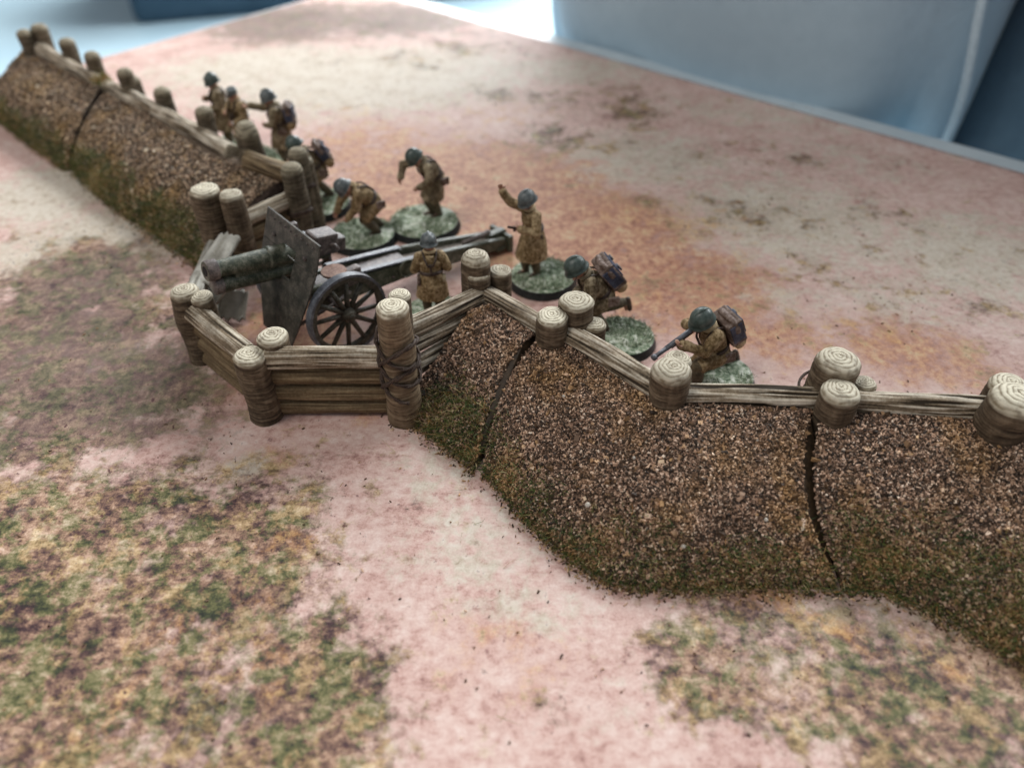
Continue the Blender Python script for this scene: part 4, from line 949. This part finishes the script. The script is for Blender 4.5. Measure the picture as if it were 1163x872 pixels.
# 8 arm stretched forward
ste = vv(pel=(0, 0, .93), neck=(.06, 0, 1.42), head=(.14, 0, 1.55), hf=(1, .1, -.15), shL=(.05, .19, 1.36), shR=(.06, -.19, 1.36), elL=(.10, .28, 1.08), haL=(.30, .14, 1.02), elR=(.36, -.24, 1.30), haR=(.66, -.20, 1.36), pnL=(0, -1, 0), pnR=(0, 0, -1), curlL=.6, curlR=.2,
         hipL=(0, .1, .88), knL=(.08, .12, .48), anL=(.0, .12, .08), hipR=(0, -.1, .88), knR=(.0, -.12, .48), anR=(-.1, -.12, .08), hem=(.03, 0, .48), hemr=(.26, .22))
soldier('soldier with a pack stretching one arm out to the left, behind the left bank', P(328, 192, 0), radians(186), ste, coat=COAT2, helm=HELM2, pack=True, base=1.15)
# 9 man in cap with pale sleeve, 10 helmeted beside him
cap = vv(pel=(0, 0, .93), neck=(.04, 0, 1.42), head=(.08, 0, 1.56), hf=(1, .4, -.1), shL=(.04, .19, 1.36), shR=(.04, -.19, 1.36), elL=(.06, .30, 1.08), haL=(.30, .20, 1.0), elR=(.20, -.28, 1.10), haR=(.34, -.08, 1.20), pnL=(0, -1, 0), pnR=(0, 1, 0), curlL=.6, curlR=.6,
         hipL=(0, .1, .88), knL=(.04, .12, .48), anL=(.0, .12, .08), hipR=(0, -.1, .88), knR=(.0, -.12, .48), anR=(-.04, -.12, .08), hem=(.0, 0, .46), hemr=(.26, .22))
def brass(R, pl, g):
    s = remesh([('cap', g['shL'], g['elL'], .098, .08), ('cap', g['elL'], g['haL'], .078, .064)], .012, WHITE, 'oversleeve', 2); pl('oversleeve', s, WHITE)
soldier('man in a soft grey cap beside a helmeted comrade, left bank', P(286, 185, 0), radians(225), cap, coat=COAT, helm=HELM2, pack=False, base=1.1, hat='kepi', extra=brass)
soldier('farthest soldier, dark blue helmet, half hidden by the man in the cap', P(264, 171, 0), radians(200), cap, coat=COAT2, helm=HELM, pack=False, base=1.1)

n = 900; lx = RNG.uniform(-14, 14, n); ly = RNG.uniform(5.5, 40, n)
lo = grains('loose_grit', None, np.stack([lx, ly, np.full(n, .012)], 1), np.tile([0, 0, .2], (n, 1)), .017, RNG.uniform(0, 1, n), GRAIN)
n = 60; lx = RNG.uniform(-9, 10, n); ly = RNG.uniform(6, 15, n)
blades('stray_fibres', None, np.stack([lx, ly, np.full(n, .02)], 1), np.tile([1., .2, .0], (n, 1)), .35, .006, rb=RNG.uniform(.2, 1, n), lean=1.5)
# ------------------------------------------------------------------ the room behind the table
tbl = thing('table', 'pale table under the printed mat, its edge showing past the mat', 'table', (corner.x, corner.y, -.26))
def slab(uvs, z0, z1, bev=.3):
    bm = bmesh.new(); V0 = [corner+eL*u+eR*w for u, w in uvs]
    b = [bm.verts.new((v.x, v.y, z0)) for v in V0]; t_ = [bm.verts.new((v.x, v.y, z1)) for v in V0]
    n = len(b); bm.faces.new(b[::-1]); bm.faces.new(t_)
    for i in range(n): bm.faces.new((b[i], b[(i+1) % n], t_[(i+1) % n], t_[i]))
    bmesh.ops.recalc_face_normals(bm, faces=bm.faces)
    if bev: bmesh.ops.bevel(bm, geom=bm.edges[:], offset=bev, segments=3, affect='EDGES')
    me = bpy.data.meshes.new('slab'); bm.to_mesh(me); bm.free(); return me
TBM = paint('table_pale', C3(.55, .62, .66), C3(.65, .72, .76), C3(.42, .5, .54), .35, .4, .02)
link('table_top', slab([(-2.0, -1.2), (79, -1.2), (79, 77), (-2.0, 77)], -2.4, -.262, .2), TBM, tbl)
for (u, w) in ((2, 2), (75, 2), (75, 73), (2, 73)): link('leg', slab([(u-2, w-2), (u+2, w-2), (u+2, w+2), (u-2, w+2)], -70, -2.41, .2), TBM, tbl)
FL = paint('floor_pale', C3(.50, .68, .77), C3(.56, .74, .82), C3(.44, .62, .71), .35, .02, .02)
fl_ = link('floor', mesh_np('floor', [(-600, -300, -70), (600, -300, -70), (600, 700, -70), (-600, 700, -70)], [(0, 1, 2, 3)]), FL); tag(fl_, kind='structure')

def cloth(name, c, dk, lt):
    t = NT(name); w1 = t.noise(.12, 4, .5); w2 = t.noise(1.6, 3, .7)
    t.col(t.mix(t.sm(w2, .3, .7, 0, .35), t.ramp(w1, [(.3, dk), (.6, c), (.8, lt)]), dk)); t.rough(.85)
    t.bump(w2, .3, .15); t.b.inputs['Sheen Weight'].default_value = .3; return t.m
SOFA = cloth('sofa_fabric', C3(.46, .60, .70), C3(.37, .50, .60), C3(.54, .68, .77))
SOFAD = cloth('sofa_fabric_dark', C3(.075, .13, .18), C3(.05, .09, .13), C3(.11, .17, .22))
SEATB = cloth('seat_fabric', C3(.34, .44, .50), C3(.26, .36, .42), C3(.44, .54, .60))
def cushion(name, u0, w0, u1, w1, z0, z1, puff, mat, par, seam=None):
    """soft box standing on table axes: u along the left edge, w along the right edge (negative u is beyond the table)"""
    V = []; n = 22
    bm = bmesh.new(); bmesh.ops.create_cube(bm, size=2); bmesh.ops.subdivide_edges(bm, edges=bm.edges[:], cuts=n, use_grid_fill=True)
    for v in bm.verts:
        x, y, z = v.co
        rx = sqrt(max(0, 1-.45*(abs(y)**8)-.45*(abs(z)**5))); ry = sqrt(max(0, 1-.25*(abs(x)**8)-.16*(abs(z)**6))); rz = sqrt(max(0, 1-.4*(abs(x)**5)-.22*(abs(y)**5)))
        px, py, pz = x*rx, y*ry, z*rz
        px *= 1+puff*(1-y*y)*(1-z*z)
        u = (u0+u1)/2+px*(u1-u0)/2; w = (w0+w1)/2+py*(w1-w0)/2; zz = (z0+z1)/2+pz*(z1-z0)/2
        wr = .8*nz(u*.05, w*.05, zz*.07)+.35*nz(u*.3, w*.22, zz*.12)
        q = corner+eL*(u+wr)+eR*w; v.co = (q.x, q.y, zz)
    me = bpy.data.meshes.new(name); bm.to_mesh(me); bm.free()
    for p in me.polygons: p.use_smooth = True
    return link(name, me, mat, par)
def uw(px, py, z=0):
    q = P(px, py, z); q = Vector((q.x-corner.x, q.y-corner.y)); return q.x*eL.x+q.y*eL.y, q.x*eR.x+q.y*eR.y
sofa = thing('sofa', 'blue-grey fabric sofa end with piped seam standing beyond the table edge', 'sofa', (corner.x+15, corner.y, -60))
w0 = uw(655, 57)[1]; w1 = uw(1108, 184)[1]
back = cushion('back_cushion', -19, w0-6.5, -2.2, w1-2.3, -9, 24, .10, SOFA, sofa)
# piped seam down the right-hand edge of the cushion
SEAM = paint('seam_pale', C3(.50, .62, .70), C3(.6, .72, .8), C3(.38, .5, .58), .8)
pts = []
for i in range(40):
    z = -10+26*i/39; q = corner+eL*(-4.2+.25*sin(z*.5))+eR*(w1-2.4+.7*cos(z*.45)*.6)
    pts.append((q.x, q.y, z))
link('seam', tube_me(catmull(pts, 60), .22, 8), SEAM, back)
cushion('arm_cushion', -34, w1-7, -8, w1+40, -40, 18, .05, SOFAD, sofa)
link('seat_base', slab([(-60, w0-14), (-2.8, w0-14), (-2.8, w1+40), (-60, w1+40)], -60, -17, 1.5), SEATB, sofa)
# dark blue crate on the floor at the far left
q0 = P(122, 24, -70); q1 = P(600, -40, -70)
box = thing('storage_box', 'dark blue storage box on the pale floor at the top left', 'storage box', (q0.x+25, q0.y+40, -70))
DB = paint('box_dark_blue', C3(.03, .07, .11), C3(.06, .11, .16), C3(.02, .045, .07), .5, .1)
link('box_body', box_me(150, 60, 40, 3), DB, box, T_((q0.x+75, q0.y+45, -50)) @ Matrix.Rotation(.3, 4, 'Z'))
link('lid', box_me(154, 64, 5, 2), DB, box, T_((q0.x+75, q0.y+45, -27)) @ Matrix.Rotation(.3, 4, 'Z'))

# ------------------------------------------------------------------ light: one big window behind and to the right, and a soft fill lamp added on the camera side
w = bpy.data.worlds.new('World'); SC.world = w; w.use_nodes = True
bg = w.node_tree.nodes['Background']; bg.inputs[0].default_value = (.86, .93, 1, 1); bg.inputs[1].default_value = .17
def area(name, loc, tgt, sx, sy, power, col):
    l = bpy.data.lights.new(name, 'AREA'); l.shape = 'RECTANGLE'; l.size = sx; l.size_y = sy; l.energy = power; l.color = col
    o = bpy.data.objects.new(name, l); COL.objects.link(o); o.location = loc
    o.rotation_euler = (Vector(tgt)-Vector(loc)).to_track_quat('-Z', 'Y').to_euler(); return o
area('window_light', (190, 370, 200), (0, 20, 0), 600, 260, 4700000, (.95, .98, 1))
area('front_fill_light', (-60, -10, 110), (0, 18, 0), 50, 50, 36000, (1, .95, .88))
vs = SC.view_settings; vs.view_transform = 'Standard'; vs.look = 'None'; vs.exposure = .62; vs.gamma = 1
SC.cycles.use_denoising = True; SC.cycles.max_bounces = 6
SC.render.film_transparent = False
